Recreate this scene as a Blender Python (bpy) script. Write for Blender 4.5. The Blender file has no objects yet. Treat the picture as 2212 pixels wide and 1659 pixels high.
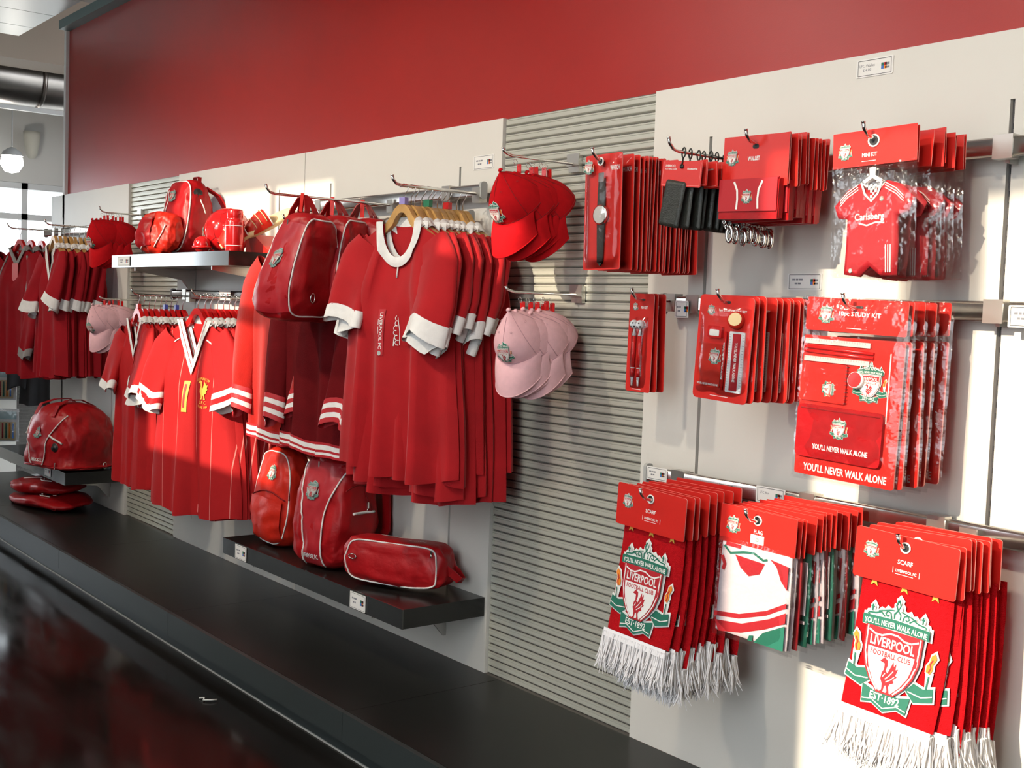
import bpy, math, random
from mathutils import Vector, Matrix, Euler, noise
random.seed(7)
sc = bpy.context.scene
C = sc.collection
PI = math.pi
def R(d): return math.radians(d)

# ------------------------------------------------------------------ camera
cam_d = bpy.data.cameras.new('camera'); cam = bpy.data.objects.new('camera', cam_d); C.objects.link(cam)
yaw, pitch, roll = R(51.644), R(-3.568), R(1.999)
fw = Vector((-math.sin(yaw)*math.cos(pitch), math.cos(yaw)*math.cos(pitch), math.sin(pitch)))
rt = Vector((math.cos(yaw), math.sin(yaw), 0)); up = rt.cross(fw)
r2 = rt*math.cos(roll)+up*math.sin(roll); u2 = -rt*math.sin(roll)+up*math.cos(roll)
M = Matrix((r2, u2, -fw)).transposed().to_4x4(); M.translation = Vector((0, -2.6, 1.5))
cam.matrix_world = M
cam_d.sensor_fit = 'HORIZONTAL'; cam_d.sensor_width = 36.0; cam_d.lens = 2535.0/2212*36.0; cam_d.clip_start = 0.05
sc.camera = cam
# ------------------------------------------------------------------ world, sun, exposure
w = bpy.data.worlds.new('sky'); sc.world = w; w.use_nodes = True
bg = w.node_tree.nodes['Background']; bg.inputs[0].default_value = (0.86, 0.94, 1.0, 1); bg.inputs[1].default_value = 6.5
sun_d = bpy.data.lights.new('sun', 'SUN'); sun = bpy.data.objects.new('sun', sun_d); C.objects.link(sun)
sun_d.energy = 6.6; sun_d.angle = R(0.6); sun_d.color = (1.0, 0.86, 0.66)
sdir = Vector((-0.075, 1.0, -0.40)).normalized()
sun.rotation_euler = sdir.to_track_quat('-Z', 'Y').to_euler(); sun.location = (0, -20, 10)
vs = sc.view_settings
vs.view_transform = 'Standard'; vs.look = 'None'; vs.exposure = -0.10; vs.gamma = 1.0; vs.use_curve_mapping = False
sc.cycles.use_denoising = True; sc.cycles.use_adaptive_sampling = True; sc.cycles.adaptive_threshold = 0.10
sc.cycles.transparent_max_bounces = 32
sc.cycles.max_bounces = 5; sc.cycles.glossy_bounces = 2; sc.cycles.diffuse_bounces = 3
sc.cycles.sample_clamp_indirect = 6.0; sc.cycles.caustics_reflective = False; sc.cycles.caustics_refractive = False

# ------------------------------------------------------------------ materials
MATS = {}
def mat(name, col, rough=0.6, metal=0.0, var=0.0, vscale=30.0, bump=0.0, bscale=200.0, spec=0.5, sheen=0.0, emit=None, coat=0.0):
    m = bpy.data.materials.new(name); m.use_nodes = True
    nt = m.node_tree; b = nt.nodes['Principled BSDF']
    b.inputs['Base Color'].default_value = (*col, 1); b.inputs['Roughness'].default_value = rough
    b.inputs['Metallic'].default_value = metal; b.inputs['Specular IOR Level'].default_value = spec
    if coat: b.inputs['Coat Weight'].default_value = coat; b.inputs['Coat Roughness'].default_value = 0.08
    if sheen: b.inputs['Sheen Weight'].default_value = sheen
    if emit: b.inputs['Emission Color'].default_value = (*emit[:3], 1); b.inputs['Emission Strength'].default_value = emit[3]
    tc = nt.nodes.new('ShaderNodeTexCoord')
    if var:
        n = nt.nodes.new('ShaderNodeTexNoise'); n.inputs['Scale'].default_value = vscale; n.inputs['Detail'].default_value = 4
        nt.links.new(tc.outputs['Object'], n.inputs['Vector'])
        r = nt.nodes.new('ShaderNodeMapRange'); r.inputs[1].default_value = 0.3; r.inputs[2].default_value = 0.7
        r.inputs[3].default_value = 1-var; r.inputs[4].default_value = 1+var
        nt.links.new(n.outputs['Fac'], r.inputs[0])
        x = nt.nodes.new('ShaderNodeMixRGB'); x.blend_type = 'MULTIPLY'; x.inputs[0].default_value = 1; x.inputs[1].default_value = (*col, 1)
        nt.links.new(r.outputs[0], x.inputs[2]); nt.links.new(x.outputs[0], b.inputs['Base Color'])
    if bump:
        n2 = nt.nodes.new('ShaderNodeTexNoise'); n2.inputs['Scale'].default_value = bscale; n2.inputs['Detail'].default_value = 3
        nt.links.new(tc.outputs['Object'], n2.inputs['Vector'])
        bp = nt.nodes.new('ShaderNodeBump'); bp.inputs['Strength'].default_value = bump; bp.inputs['Distance'].default_value = 0.004
        nt.links.new(n2.outputs['Fac'], bp.inputs['Height']); nt.links.new(bp.outputs[0], b.inputs['Normal'])
    MATS[name] = m; return m
RED = (0.46, 0.008, 0.010)
mat('red_jersey', (0.40, 0.006, 0.010), 0.85, var=0.10, vscale=9, bump=0.25, bscale=500, spec=0.25, sheen=0.15)
mat('deep_red_jersey', (0.30, 0.006, 0.012), 0.9, var=0.10, vscale=9, bump=0.25, bscale=500, spec=0.2)
mat('bright_red_jersey', (0.41, 0.006, 0.008), 0.8, var=0.08, vscale=9, bump=0.2, bscale=500, spec=0.3)
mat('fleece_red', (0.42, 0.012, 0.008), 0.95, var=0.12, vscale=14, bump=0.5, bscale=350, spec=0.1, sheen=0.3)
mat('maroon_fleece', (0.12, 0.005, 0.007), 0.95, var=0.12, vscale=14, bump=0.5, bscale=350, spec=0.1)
mat('red_nylon', (0.36, 0.006, 0.009), 0.40, var=0.12, vscale=20, bump=0.9, bscale=22, spec=0.28)
mat('red_nylon_panel', (0.40, 0.014, 0.022), 0.38, var=0.06, vscale=20, bump=0.3, bscale=24, spec=0.5)
mat('orange_red_nylon', (0.52, 0.018, 0.008), 0.42, var=0.10, vscale=20, bump=0.6, bscale=24, spec=0.3)
mat('red_twill', (0.50, 0.004, 0.008), 0.9, var=0.06, vscale=60, bump=0.3, bscale=900, spec=0.15)
mat('pink_twill', (0.80, 0.47, 0.50), 0.9, var=0.04, vscale=60, bump=0.3, bscale=900, spec=0.15)
mat('pink_seam', (0.55, 0.30, 0.33), 0.9)
mat('red_seam', (0.25, 0.003, 0.005), 0.9)
mat('red_card', (0.62, 0.018, 0.012), 0.38, var=0.03, vscale=12, spec=0.5)
mat('card_edge', (0.85, 0.32, 0.28), 0.7)
mat('knit_red', (0.46, 0.006, 0.010), 0.95, var=0.12, vscale=120, bump=0.7, bscale=420, spec=0.1)
mat('white_cloth', (0.78, 0.77, 0.75), 0.9, var=0.05, vscale=40, bump=0.3, bscale=400, spec=0.2)
mat('grey_cloth', (0.33, 0.31, 0.30), 0.9, var=0.05, vscale=40, bump=0.3, bscale=400, spec=0.2)
mat('fringe_white', (0.90, 0.87, 0.87), 0.9, spec=0.2)
mat('print_white', (0.82, 0.80, 0.76), 0.55)
mat('print_green', (0.012, 0.15, 0.095), 0.6)
mat('print_red', (0.45, 0.010, 0.018), 0.6)
mat('print_gold', (0.75, 0.40, 0.06), 0.6)
mat('print_orange', (0.85, 0.25, 0.02), 0.6)
mat('print_black', (0.02, 0.02, 0.022), 0.6)
mat('print_grey', (0.22, 0.22, 0.24), 0.7)
mat('print_blue', (0.05, 0.16, 0.5), 0.6)
mat('silver_thread', (0.45, 0.50, 0.47), 0.5, 0.2)
mat('dark_teal_thread', (0.10, 0.22, 0.19), 0.6)
mat('wood', (0.52, 0.29, 0.09), 0.4, var=0.25, vscale=22, spec=0.5)
mat('chrome', (0.75, 0.74, 0.72), 0.12, 1.0)
mat('brushed_chrome', (0.62, 0.60, 0.57), 0.24, 1.0)
mat('satin_chrome', (0.60, 0.58, 0.54), 0.38, 1.0)
mat('dark_steel', (0.16, 0.15, 0.15), 0.35, 0.8)
mat('grey_plastic', (0.42, 0.42, 0.40), 0.5)
mat('black_plastic', (0.02, 0.02, 0.02), 0.4)
mat('red_plastic', (0.62, 0.012, 0.012), 0.25, spec=0.6)
mat('white_plastic', (0.80, 0.80, 0.80), 0.35)
mat('blue_plastic', (0.05, 0.07, 0.45), 0.35)
mat('green_plastic', (0.02, 0.22, 0.10), 0.35)
mat('violet_plastic', (0.30, 0.25, 0.55), 0.35)
mat('black_leather', (0.025, 0.027, 0.022), 0.42, var=0.2, vscale=40, bump=0.3, bscale=260)
mat('ball_gloss', (0.55, 0.010, 0.012), 0.12, spec=0.6, coat=0.5)
mat('flask_red', (0.62, 0.012, 0.014), 0.22, 0.35, spec=0.6, coat=0.5)
mat('sole_cream', (0.80, 0.60, 0.32), 0.7)
mat('panel_white', (0.72, 0.69, 0.63), 0.42, var=0.02, vscale=3, spec=0.4)
mat('panel_edge', (0.82, 0.81, 0.78), 0.5)
mat('slat_metal', (0.62, 0.62, 0.54), 0.30, 0.35, var=0.03, vscale=2)
mat('slat_groove', (0.10, 0.09, 0.08), 0.6)
mat('red_paint', (0.36, 0.012, 0.008), 0.36, var=0.03, vscale=4, bump=0.05, bscale=300, spec=0.55)
mat('platform_black', (0.011, 0.011, 0.010), 0.36, var=0.15, vscale=6, spec=0.38)
mat('plinth_black', (0.030, 0.037, 0.037), 0.48, spec=0.5)
mat('ruler_pink', (0.72, 0.52, 0.50), 0.3)
mat('fascia_black', (0.022, 0.024, 0.024), 0.16, spec=0.9, coat=1.0)
mat('shelf_black', (0.012, 0.012, 0.012), 0.22, spec=0.6)
mat('white_wall', (0.74, 0.73, 0.70), 0.8, var=0.02, vscale=2)
mat('ceiling_paint', (0.62, 0.62, 0.60), 0.8)
mat('raft_panel', (0.52, 0.56, 0.56), 0.35, spec=0.5)
mat('teal_steel', (0.10, 0.16, 0.16), 0.5)
mat('beige_paint', (0.45, 0.36, 0.29), 0.7)
mat('duct_metal', (0.30, 0.27, 0.25), 0.28, 0.9, var=0.2, vscale=3)
mat('frame_white', (0.75, 0.76, 0.76), 0.5)
mat('lamp_glow', (1, 1, 1), 0.5, emit=(1.0, 0.95, 0.85, 40.0))
mat('lamp_shade', (0.62, 0.60, 0.52), 0.6)
mat('dark_cloth', (0.015, 0.015, 0.017), 0.9)
mat('magenta_cloth', (0.35, 0.01, 0.06), 0.9)
mat('sky_print', (0.40, 0.58, 0.62), 0.4)
mat('sand_print', (0.60, 0.48, 0.28), 0.4)
mat('lint', (0.7, 0.7, 0.66), 0.9)
mat('watch_glass', (0.72, 0.70, 0.66), 0.08, 0.3)
mat('flag_satin', (0.80, 0.66, 0.68), 0.45, spec=0.4, bump=0.25, bscale=25)
mat('ground_grey', (0.5, 0.5, 0.48), 0.9)

def floor_mat():
    m = mat('polished_floor', (0.012, 0.011, 0.010), 0.15, var=0.35, vscale=1.8, spec=0.10)
    nt = m.node_tree; b = nt.nodes['Principled BSDF']; tc = nt.nodes.new('ShaderNodeTexCoord')
    mp = nt.nodes.new('ShaderNodeMapping'); mp.inputs['Rotation'].default_value = (0, 0, 0.7); mp.inputs['Scale'].default_value = (1.2, 5, 1)
    n = nt.nodes.new('ShaderNodeTexNoise'); n.inputs['Scale'].default_value = 1.6; n.inputs['Detail'].default_value = 6
    nt.links.new(tc.outputs['Object'], mp.inputs['Vector']); nt.links.new(mp.outputs[0], n.inputs['Vector'])
    r = nt.nodes.new('ShaderNodeMapRange'); r.inputs[1].default_value = 0.45; r.inputs[2].default_value = 0.8; r.inputs[3].default_value = 0.10; r.inputs[4].default_value = 0.28
    nt.links.new(n.outputs['Fac'], r.inputs[0]); nt.links.new(r.outputs[0], b.inputs['Roughness'])
floor_mat()
def clear_mat(name, gl=0.16, bscale=40, strength=0.8, tint=(0.99, 0.99, 0.99)):
    m = bpy.data.materials.new(name); m.use_nodes = True; nt = m.node_tree; nt.nodes.clear()
    o = nt.nodes.new('ShaderNodeOutputMaterial'); t = nt.nodes.new('ShaderNodeBsdfTransparent'); t.inputs[0].default_value = (*tint, 1)
    g = nt.nodes.new('ShaderNodeBsdfGlossy'); g.inputs['Roughness'].default_value = 0.12
    fr = nt.nodes.new('ShaderNodeFresnel'); fr.inputs[0].default_value = 1.35
    ad = nt.nodes.new('ShaderNodeMath'); ad.operation = 'ADD'; ad.inputs[1].default_value = gl-0.02; ad.use_clamp = True
    mx = nt.nodes.new('ShaderNodeMixShader'); tc = nt.nodes.new('ShaderNodeTexCoord')
    n = nt.nodes.new('ShaderNodeTexNoise'); n.inputs['Scale'].default_value = bscale; n.inputs['Detail'].default_value = 3
    bp = nt.nodes.new('ShaderNodeBump'); bp.inputs['Strength'].default_value = strength; bp.inputs['Distance'].default_value = 0.01
    L = nt.links.new
    L(tc.outputs['Object'], n.inputs['Vector']); L(n.outputs['Fac'], bp.inputs['Height']); L(bp.outputs[0], g.inputs['Normal']); L(bp.outputs[0], fr.inputs['Normal'])
    L(fr.outputs[0], ad.inputs[0]); L(ad.outputs[0], mx.inputs[0]); L(t.outputs[0], mx.inputs[1]); L(g.outputs[0], mx.inputs[2]); L(mx.outputs[0], o.inputs[0])
    MATS[name] = m
clear_mat('clear_film', 0.075, 16, 0.9)
clear_mat('clear_blister', 0.025, 14, 0.5)
def pin_mat():
    m = mat('pinstripe_red', (0.40, 0.006, 0.008), 0.8, bump=0.2, bscale=500, spec=0.3)
    nt = m.node_tree; b = nt.nodes['Principled BSDF']; tc = nt.nodes.new('ShaderNodeTexCoord'); sp = nt.nodes.new('ShaderNodeSeparateXYZ')
    L = nt.links.new; L(tc.outputs['UV'], sp.inputs[0])
    a = nt.nodes.new('ShaderNodeMath'); a.operation = 'MULTIPLY'; a.inputs[1].default_value = 9.0; L(sp.outputs[0], a.inputs[0])
    f = nt.nodes.new('ShaderNodeMath'); f.operation = 'FRACT'; L(a.outputs[0], f.inputs[0])
    c = nt.nodes.new('ShaderNodeMath'); c.operation = 'LESS_THAN'; c.inputs[1].default_value = 0.028; L(f.outputs[0], c.inputs[0])
    x = nt.nodes.new('ShaderNodeMixRGB'); x.inputs[1].default_value = (0.40, 0.006, 0.008, 1); x.inputs[2].default_value = (0.70, 0.22, 0.20, 1)
    L(c.outputs[0], x.inputs[0]); L(x.outputs[0], b.inputs['Base Color'])
pin_mat()

# ------------------------------------------------------------------ mesh helpers
class MB:
    def __init__(s): s.v = []; s.f = []; s.m = []; s.s = []; s.uv = None
    def face(s, idx, m=0, sm=False): s.f.append(tuple(idx)); s.m.append(m); s.s.append(sm)
    def vert(s, p): s.v.append(tuple(p)); return len(s.v)-1
    def poly(s, pts, m=0, sm=False): s.face([s.vert(p) for p in pts], m, sm); return s
    def box(s, x0, x1, y0, y1, z0, z1, m=0):
        b = len(s.v)
        for z in (z0, z1):
            for p in ((x0, y0), (x1, y0), (x1, y1), (x0, y1)): s.v.append((p[0], p[1], z))
        for q in ((3, 2, 1, 0), (4, 5, 6, 7), (0, 1, 5, 4), (1, 2, 6, 5), (2, 3, 7, 6), (3, 0, 4, 7)): s.face([b+i for i in q], m)
        return s
    def grid(s, fn, nu, nv, m=0, cu=False, sm=True, mf=None):
        b = len(s.v); cols = nu if cu else nu+1
        for j in range(nv+1):
            for i in range(cols): s.v.append(tuple(fn(i/nu, j/nv)))
        for j in range(nv):
            for i in range(nu):
                i2 = (i+1) % cols
                s.face((b+j*cols+i, b+j*cols+i2, b+(j+1)*cols+i2, b+(j+1)*cols+i), mf(i/nu, j/nv) if mf else m, sm)
        return s
    def tube(s, path, r, seg=8, m=0, caps=True, sm=True, closed=False, flat=None):
        path = [Vector(p) for p in path]; n = len(path); b = len(s.v)
        prev = None
        for i, p in enumerate(path):
            if closed: t = path[(i+1) % n]-path[i-1]
            else: t = path[min(i+1, n-1)]-path[max(i-1, 0)]
            if t.length < 1e-9: t = Vector((0, 0, 1))
            t.normalize()
            if prev is None:
                a = Vector((0, 0, 1)) if abs(t.z) < 0.9 else Vector((0, 1, 0))
                x = t.cross(a).normalized()
            else:
                x = prev-t*prev.dot(t)
                x = x.normalized() if x.length > 1e-6 else t.orthogonal().normalized()
            prev = x; y = t.cross(x); rr = r[i] if isinstance(r, (list, tuple)) else r
            for k in range(seg):
                a = 2*PI*k/seg; s.v.append(tuple(p+(x*math.cos(a)+y*math.sin(a)*(flat or 1))*rr))
        for i in range(n if closed else n-1):
            for k in range(seg):
                k2 = (k+1) % seg; i2 = (i+1) % n
                s.face((b+i*seg+k, b+i*seg+k2, b+i2*seg+k2, b+i2*seg+k), m, sm)
        if caps and not closed:
            s.face([b+k for k in range(seg)][::-1], m); s.face([b+(n-1)*seg+k for k in range(seg)], m)
        return s
    def prism(s, pts, y0, y1, m=0, me=None, mb=None):
        """2-d outline in x,z extruded from y0 (front) to y1"""
        b = len(s.v); n = len(pts)
        for p in pts: s.v.append((p[0], y0, p[1]))
        for p in pts: s.v.append((p[0], y1, p[1]))
        s.face(list(range(b, b+n)), m); s.face(list(range(b+2*n-1, b+n-1, -1)), m if mb is None else mb)
        for i in range(n):
            j = (i+1) % n; s.face((b+j, b+i, b+n+i, b+n+j), m if me is None else me)
        return s
    def flat(s, pts, y, m=0): return s.poly([(p[0], y, p[1]) for p in pts], m)
    def lathe(s, prof, seg=24, m=0, c=(0, 0, 0), sm=True, mf=None):
        b = len(s.v)
        for (r, z) in prof:
            for k in range(seg):
                a = 2*PI*k/seg; s.v.append((c[0]+r*math.cos(a), c[1]+r*math.sin(a), c[2]+z))
        for j in range(len(prof)-1):
            for k in range(seg):
                k2 = (k+1) % seg
                s.face((b+j*seg+k, b+j*seg+k2, b+(j+1)*seg+k2, b+(j+1)*seg+k), mf(j) if mf else m, sm)
        return s
    def add(s, o, M4=None, m=None, fn=None):
        b = len(s.v)
        for p in o.v:
            q = Vector(p)
            if M4 is not None: q = M4 @ q
            if fn: q = fn(q)
            s.v.append(tuple(q))
        for f, mm, sm in zip(o.f, o.m, o.s): s.face([b+i for i in f], mm if m is None else m, sm)
        return s
    def warp(s, fn): s.v = [tuple(fn(*p)) for p in s.v]; return s
    def mesh(s, name, mats):
        me = bpy.data.meshes.new(name); me.from_pydata(s.v, [], s.f)
        for k in ([mats] if isinstance(mats, str) else mats): me.materials.append(MATS[k])
        me.polygons.foreach_set('material_index', s.m); me.polygons.foreach_set('use_smooth', s.s)
        if s.uv:
            l = me.uv_layers.new(name='uv')
            for lp in me.loops: l.data[lp.index].uv = s.uv[lp.vertex_index]
        me.update(); return me
    def build(s, name, mats, parent=None, loc=None, rot=None, label=None):
        o = bpy.data.objects.new(name, s.mesh(name, mats)); C.objects.link(o)
        if parent: o.parent = parent
        if loc: o.location = loc
        if rot: o.rotation_euler = rot
        if label: o['label'] = label
        return o
def inst(name, me, parent=None, loc=None, rot=None, scale=None):
    o = bpy.data.objects.new(name, me); C.objects.link(o)
    if parent: o.parent = parent
    if loc: o.location = loc
    if rot: o.rotation_euler = rot
    if scale: o.scale = scale if isinstance(scale, (tuple, list)) else (scale,)*3
    return o
def tag(o, label, cat, group=None):
    o['label'] = label; o['category'] = cat
    if group: o['group'] = group
    return o
def struct(o, label=None):
    o['kind'] = 'structure'
    if label: o['label'] = label
    return o
def thing(name, label, cat, loc=(0, 0, 0), rot=(0, 0, 0), group=None):
    o = bpy.data.objects.new(name, None); C.objects.link(o); o.empty_display_size = 0.05
    o.location = loc; o.rotation_euler = rot
    return tag(o, label, cat, group)
def copy_tree(o, parent=None):
    c = o.copy(); C.objects.link(c)
    c.parent = parent
    for ch in list(o.children): copy_tree(ch, c)
    return c
ORD = ['first', 'second', 'third', 'fourth', 'fifth', 'sixth', 'seventh', 'eighth', 'ninth', 'tenth', 'eleventh', 'twelfth', 'thirteenth', 'fourteenth', 'fifteenth', 'sixteenth', 'seventeenth', 'eighteenth', 'nineteenth', 'twentieth', 'twenty-first', 'twenty-second']
def rrect(w, h, r, n=4, cx=0, cz=0):
    out = []
    for (sx, sz, a0) in ((1, 1, 0), (-1, 1, 90), (-1, -1, 180), (1, -1, 270)):
        for k in range(n+1):
            a = R(a0+90*k/n); out.append((cx+sx*(w/2-r)+r*math.cos(a), cz+sz*(h/2-r)+r*math.sin(a)))
    return out
def circ(r, n=16, cx=0, cz=0): return [(cx+r*math.cos(2*PI*k/n), cz+r*math.sin(2*PI*k/n)) for k in range(n)]
def lerp(a, b, t): return a+(b-a)*t
def sstep(t): t = max(0, min(1, t)); return t*t*(3-2*t)
_tc = {}
def text_raw(s):
    if s not in _tc:
        cu = bpy.data.curves.new('t', 'FONT'); cu.body = s; cu.resolution_u = 2
        ob = bpy.data.objects.new('t', cu); me = bpy.data.meshes.new_from_object(ob)
        v = [(p.co.x, p.co.y) for p in me.vertices]; f = [tuple(q.vertices) for q in me.polygons]
        bpy.data.objects.remove(ob); bpy.data.curves.remove(cu); bpy.data.meshes.remove(me)
        x0 = min(p[0] for p in v); x1 = max(p[0] for p in v); y0 = min(p[1] for p in v); y1 = max(p[1] for p in v)
        v = [((p[0]-(x0+x1)/2)/(x1-x0), (p[1]-(y0+y1)/2)/(y1-y0)) for p in v]
        _tc[s] = (v, f, (x1-x0)/(y1-y0))
    return _tc[s]
def text(mb, s, cx, cz, y, h, w=None, m=0, rot=0, shear=0, bold=0.0, arc=0.0):
    """lettering in the x,z plane facing -y"""
    v, f, asp = text_raw(s); w = w or h*asp; ca, sa = math.cos(rot), math.sin(rot)
    offs = [(0, 0)] if not bold else [(-bold, 0), (bold, 0), (0, bold), (0, -bold)]
    for k, (ox, oz) in enumerate(offs):
        b = len(mb.v)
        for p in v:
            x = p[0]*w+shear*p[1]*h+ox; z = p[1]*h+oz-arc*p[0]*p[0]*4
            mb.v.append((cx+x*ca-z*sa, y-0.00004*k, cz+x*sa+z*ca))
        for q in f: mb.face([b+i for i in q], m)
    return mb
def stroke(mb, pts, w, y, m=0):
    """flat ribbon along a 2-d path in x,z"""
    n = len(pts); b = len(mb.v)
    for i, p in enumerate(pts):
        a = pts[max(i-1, 0)]; c = pts[min(i+1, n-1)]; dx, dz = c[0]-a[0], c[1]-a[1]; l = math.hypot(dx, dz) or 1
        nx, nz = -dz/l*w/2, dx/l*w/2
        mb.v.append((p[0]+nx, y, p[1]+nz)); mb.v.append((p[0]-nx, y, p[1]-nz))
    for i in range(n-1): mb.face((b+2*i+1, b+2*i+3, b+2*i+2, b+2*i), m)
    return mb
def offset(pts, d):
    n = len(pts); A = sum(pts[i][0]*pts[(i+1) % n][1]-pts[(i+1) % n][0]*pts[i][1] for i in range(n)); sg = 1 if A > 0 else -1
    out = []
    for i in range(n):
        a, b, c = pts[i-1], pts[i], pts[(i+1) % n]
        def nrm(p, q):
            dx, dz = q[0]-p[0], q[1]-p[1]; l = math.hypot(dx, dz) or 1e-9; return (dz/l*sg, -dx/l*sg)
        n1, n2 = nrm(a, b), nrm(b, c); mx, mz = n1[0]+n2[0], n1[1]+n2[1]; l2 = mx*mx+mz*mz
        k = 2*d/l2 if l2 > 0.6 else 2*d/0.6
        out.append((b[0]+mx*k, b[1]+mz*k))
    return out
def mirror(half): return half+[(-x, z) for x, z in reversed(half) if abs(x) > 1e-6]
# ------------------------------------------------------------------ club crest (unit: banner 1 wide, 1.4 tall, centred at origin)
BIRD = [(-.13, .13), (-.07, .175), (-.02, .15), (-.012, .10), (-.03, .05), (0, .03), (.02, .07), (.06, .16), (.075, .11), (.105, .15), (.105, .085), (.14, .10), (.115, .03), (.14, .02), (.09, -.02), (.11, -.045), (.055, -.07), (.045, -.10), (.075, -.165), (.02, -.165), (.032, -.14), (.01, -.09), (-.012, -.10), (-.02, -.165), (-.075, -.165), (-.045, -.14), (-.05, -.085), (-.085, -.04), (-.08, .02), (-.055, .06), (-.06, .115)]
CM = ['print_white', 'print_green', 'print_red', 'print_gold', 'print_orange']
def crest_mb(style):
    mb = MB(); W, G, Rd, Go, Or = 0, 1, 2, 3, 4; lay = [0]
    def P(pts, m): lay[0] += 1; mb.flat([(x, z-.7) for x, z in pts], -0.0022*lay[0], m)
    def S(pts, wd, m): lay[0] += 1; stroke(mb, [(x, z-.7) for x, z in pts], wd, -0.0022*lay[0], m)
    def T(s, cz, h, wd, m, arc=0): lay[0] += 1; text(mb, s, 0, cz-.7, -0.0022*lay[0], h, wd, m, bold=h*0.03, arc=arc)
    orn = mirror([(0, 1.40), (.04, 1.36), (.03, 1.32), (.065, 1.29), (.06, 1.24), (.12, 1.215), (.17, 1.24), (.21, 1.19), (.26, 1.205), (.30, 1.165), (.345, 1.165), (.335, 1.21), (.375, 1.26), (.415, 1.21), (.405, 1.155), (.46, 1.14), (.47, 1.11), (.50, 1.09), (.50, 1.07)])
    ban = [(-.50, 1.105), (0, 1.125), (.50, 1.105), (.50, .985), (0, 1.005), (-.50, .985)]
    sh = [(-.43, .99), (-.42, .66), (-.36, .48), (-.26, .34), (-.13, .22), (.13, .22), (.26, .34), (.36, .48), (.42, .66), (.43, .99)]
    field = [(-.35, .74), (-.335, .62), (-.29, .48), (-.20, .35), (-.09, .245), (.09, .245), (.20, .35), (.29, .48), (.335, .62), (.35, .74)]
    low = [(-.36, .26), (-.33, .045), (-.19, .075), (0, 0), (.19, .075), (.33, .045), (.36, .26), (.18, .215), (0, .24), (-.18, .215)]
    leaf = [(.26, .33), (.36, .44), (.50, .41), (.64, .45), (.66, .29), (.52, .25), (.40, .22)]
    fl = [(.56, .60), (.59, .66), (.585, .72), (.63, .80), (.60, .86), (.55, .82), (.535, .74), (.50, .69), (.50, .62)]
    torch = [(.515, .60), (.585, .60), (.57, .42), (.535, .42)]
    neg = lambda q: [(-x, z) for x, z in reversed(q)]
    out = 0.022 if style == 'scarf' else 0.014
    for q in (leaf, neg(leaf), fl, neg(fl), torch, neg(torch), low, orn, ban): P(offset(q, out), W)
    P(offset(sh, out), W)
    for q in (leaf, neg(leaf)): P(q, G)
    for q in (fl, neg(fl)): P(q, Or)
    for sx in (1, -1):
        S([(sx*.54, .62), (sx*.565, .68), (sx*.545, .72), (sx*.58, .78)], .018, Rd)
        S([(sx*.30, .33), (sx*.50, .31), (sx*.65, .36)], .014, W)
        S([(sx*.545, .42), (sx*.555, .58)], .02, G)
    P(low, G); S([(-.33, .085), (-.19, .112), (0, .04), (.19, .112), (.33, .085)], .013, W)
    T('EST·1892', .155, .085, .44, W, arc=-.01)
    P(orn, W if style == 'scarf' else G)
    oc = G if style == 'scarf' else W
    for sx in (1, -1):
        S([(0, 1.37), (sx*.03, 1.30), (0, 1.24), (sx*.045, 1.19), (sx*.04, 1.13)], .022, oc)
        S([(sx*.08, 1.12), (sx*.10, 1.19), (sx*.15, 1.205), (sx*.175, 1.165), (sx*.145, 1.14), (sx*.12, 1.16)], .02, oc)
        S([(sx*.18, 1.13), (sx*.24, 1.175), (sx*.32, 1.145), (sx*.42, 1.135), (sx*.44, 1.115), (sx*.41, 1.112)], .02, oc)
        S([(sx*.375, 1.16), (sx*.375, 1.245)], .02, oc); S([(sx*.35, 1.215), (sx*.40, 1.215)], .02, oc)
        S([(sx*.05, 1.235), (sx*.11, 1.225), (sx*.20, 1.20), (sx*.28, 1.18)], .016, oc)
    P(ban, G); T("YOU'LL NEVER WALK ALONE", 1.053, .068, .94, W, arc=.018)
    P(sh, Rd if style == 'scarf' else W)
    if style == 'scarf':
        S([(-.395, .98), (-.385, .66), (-.33, .50), (-.24, .36), (-.12, .245)], .020, W); S([(.395, .98), (.385, .66), (.33, .50), (.24, .36), (.12, .245)], .020, W)
        S([(-.37, .94), (-.27, .90), (-.17, .90), (-.06, .945), (.06, .945), (.17, .90), (.27, .90), (.37, .94)], .022, W)
    else:
        P(offset(sh, -.02), Rd); P(offset(sh, -.036), W); P([(-.38, .93), (.38, .93), (.375, .75), (-.375, .75)], Rd)
    T('LIVERPOOL', .825, .115, .66, W); P(field, W); T('FOOTBALL CLUB', .685, .062, .60, Rd)
    lay[0] += 1; mb.flat([(x*1.05, z*1.22+.44-.7) for x, z in BIRD], -0.0022*lay[0], Rd)
    S([(-.02, .40), (.03, .45), (.08, .52)], .012, W); S([(.0, .37), (.06, .41), (.11, .46)], .012, W); S([(-.06, .42), (-.03, .47)], .012, W)
    return mb
CREST = {k: crest_mb(k) for k in ('scarf', 'badge')}
SILVER = ['silver_thread', 'dark_teal_thread', 'print_red', 'silver_thread', 'silver_thread']
CREST_ME = {'scarf': CREST['scarf'].mesh('crest', CM), 'badge': CREST['badge'].mesh('crest', CM), 'silver': CREST['badge'].mesh('crest', SILVER)}
def crest(parent, x, y, z, w, style='badge', rot=(0, 0, 0), label='club crest in green, white and red'):
    o = inst('crest_badge', CREST_ME[style], parent, (x, y, z), rot, w/1.3); o['label'] = label; return o
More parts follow.
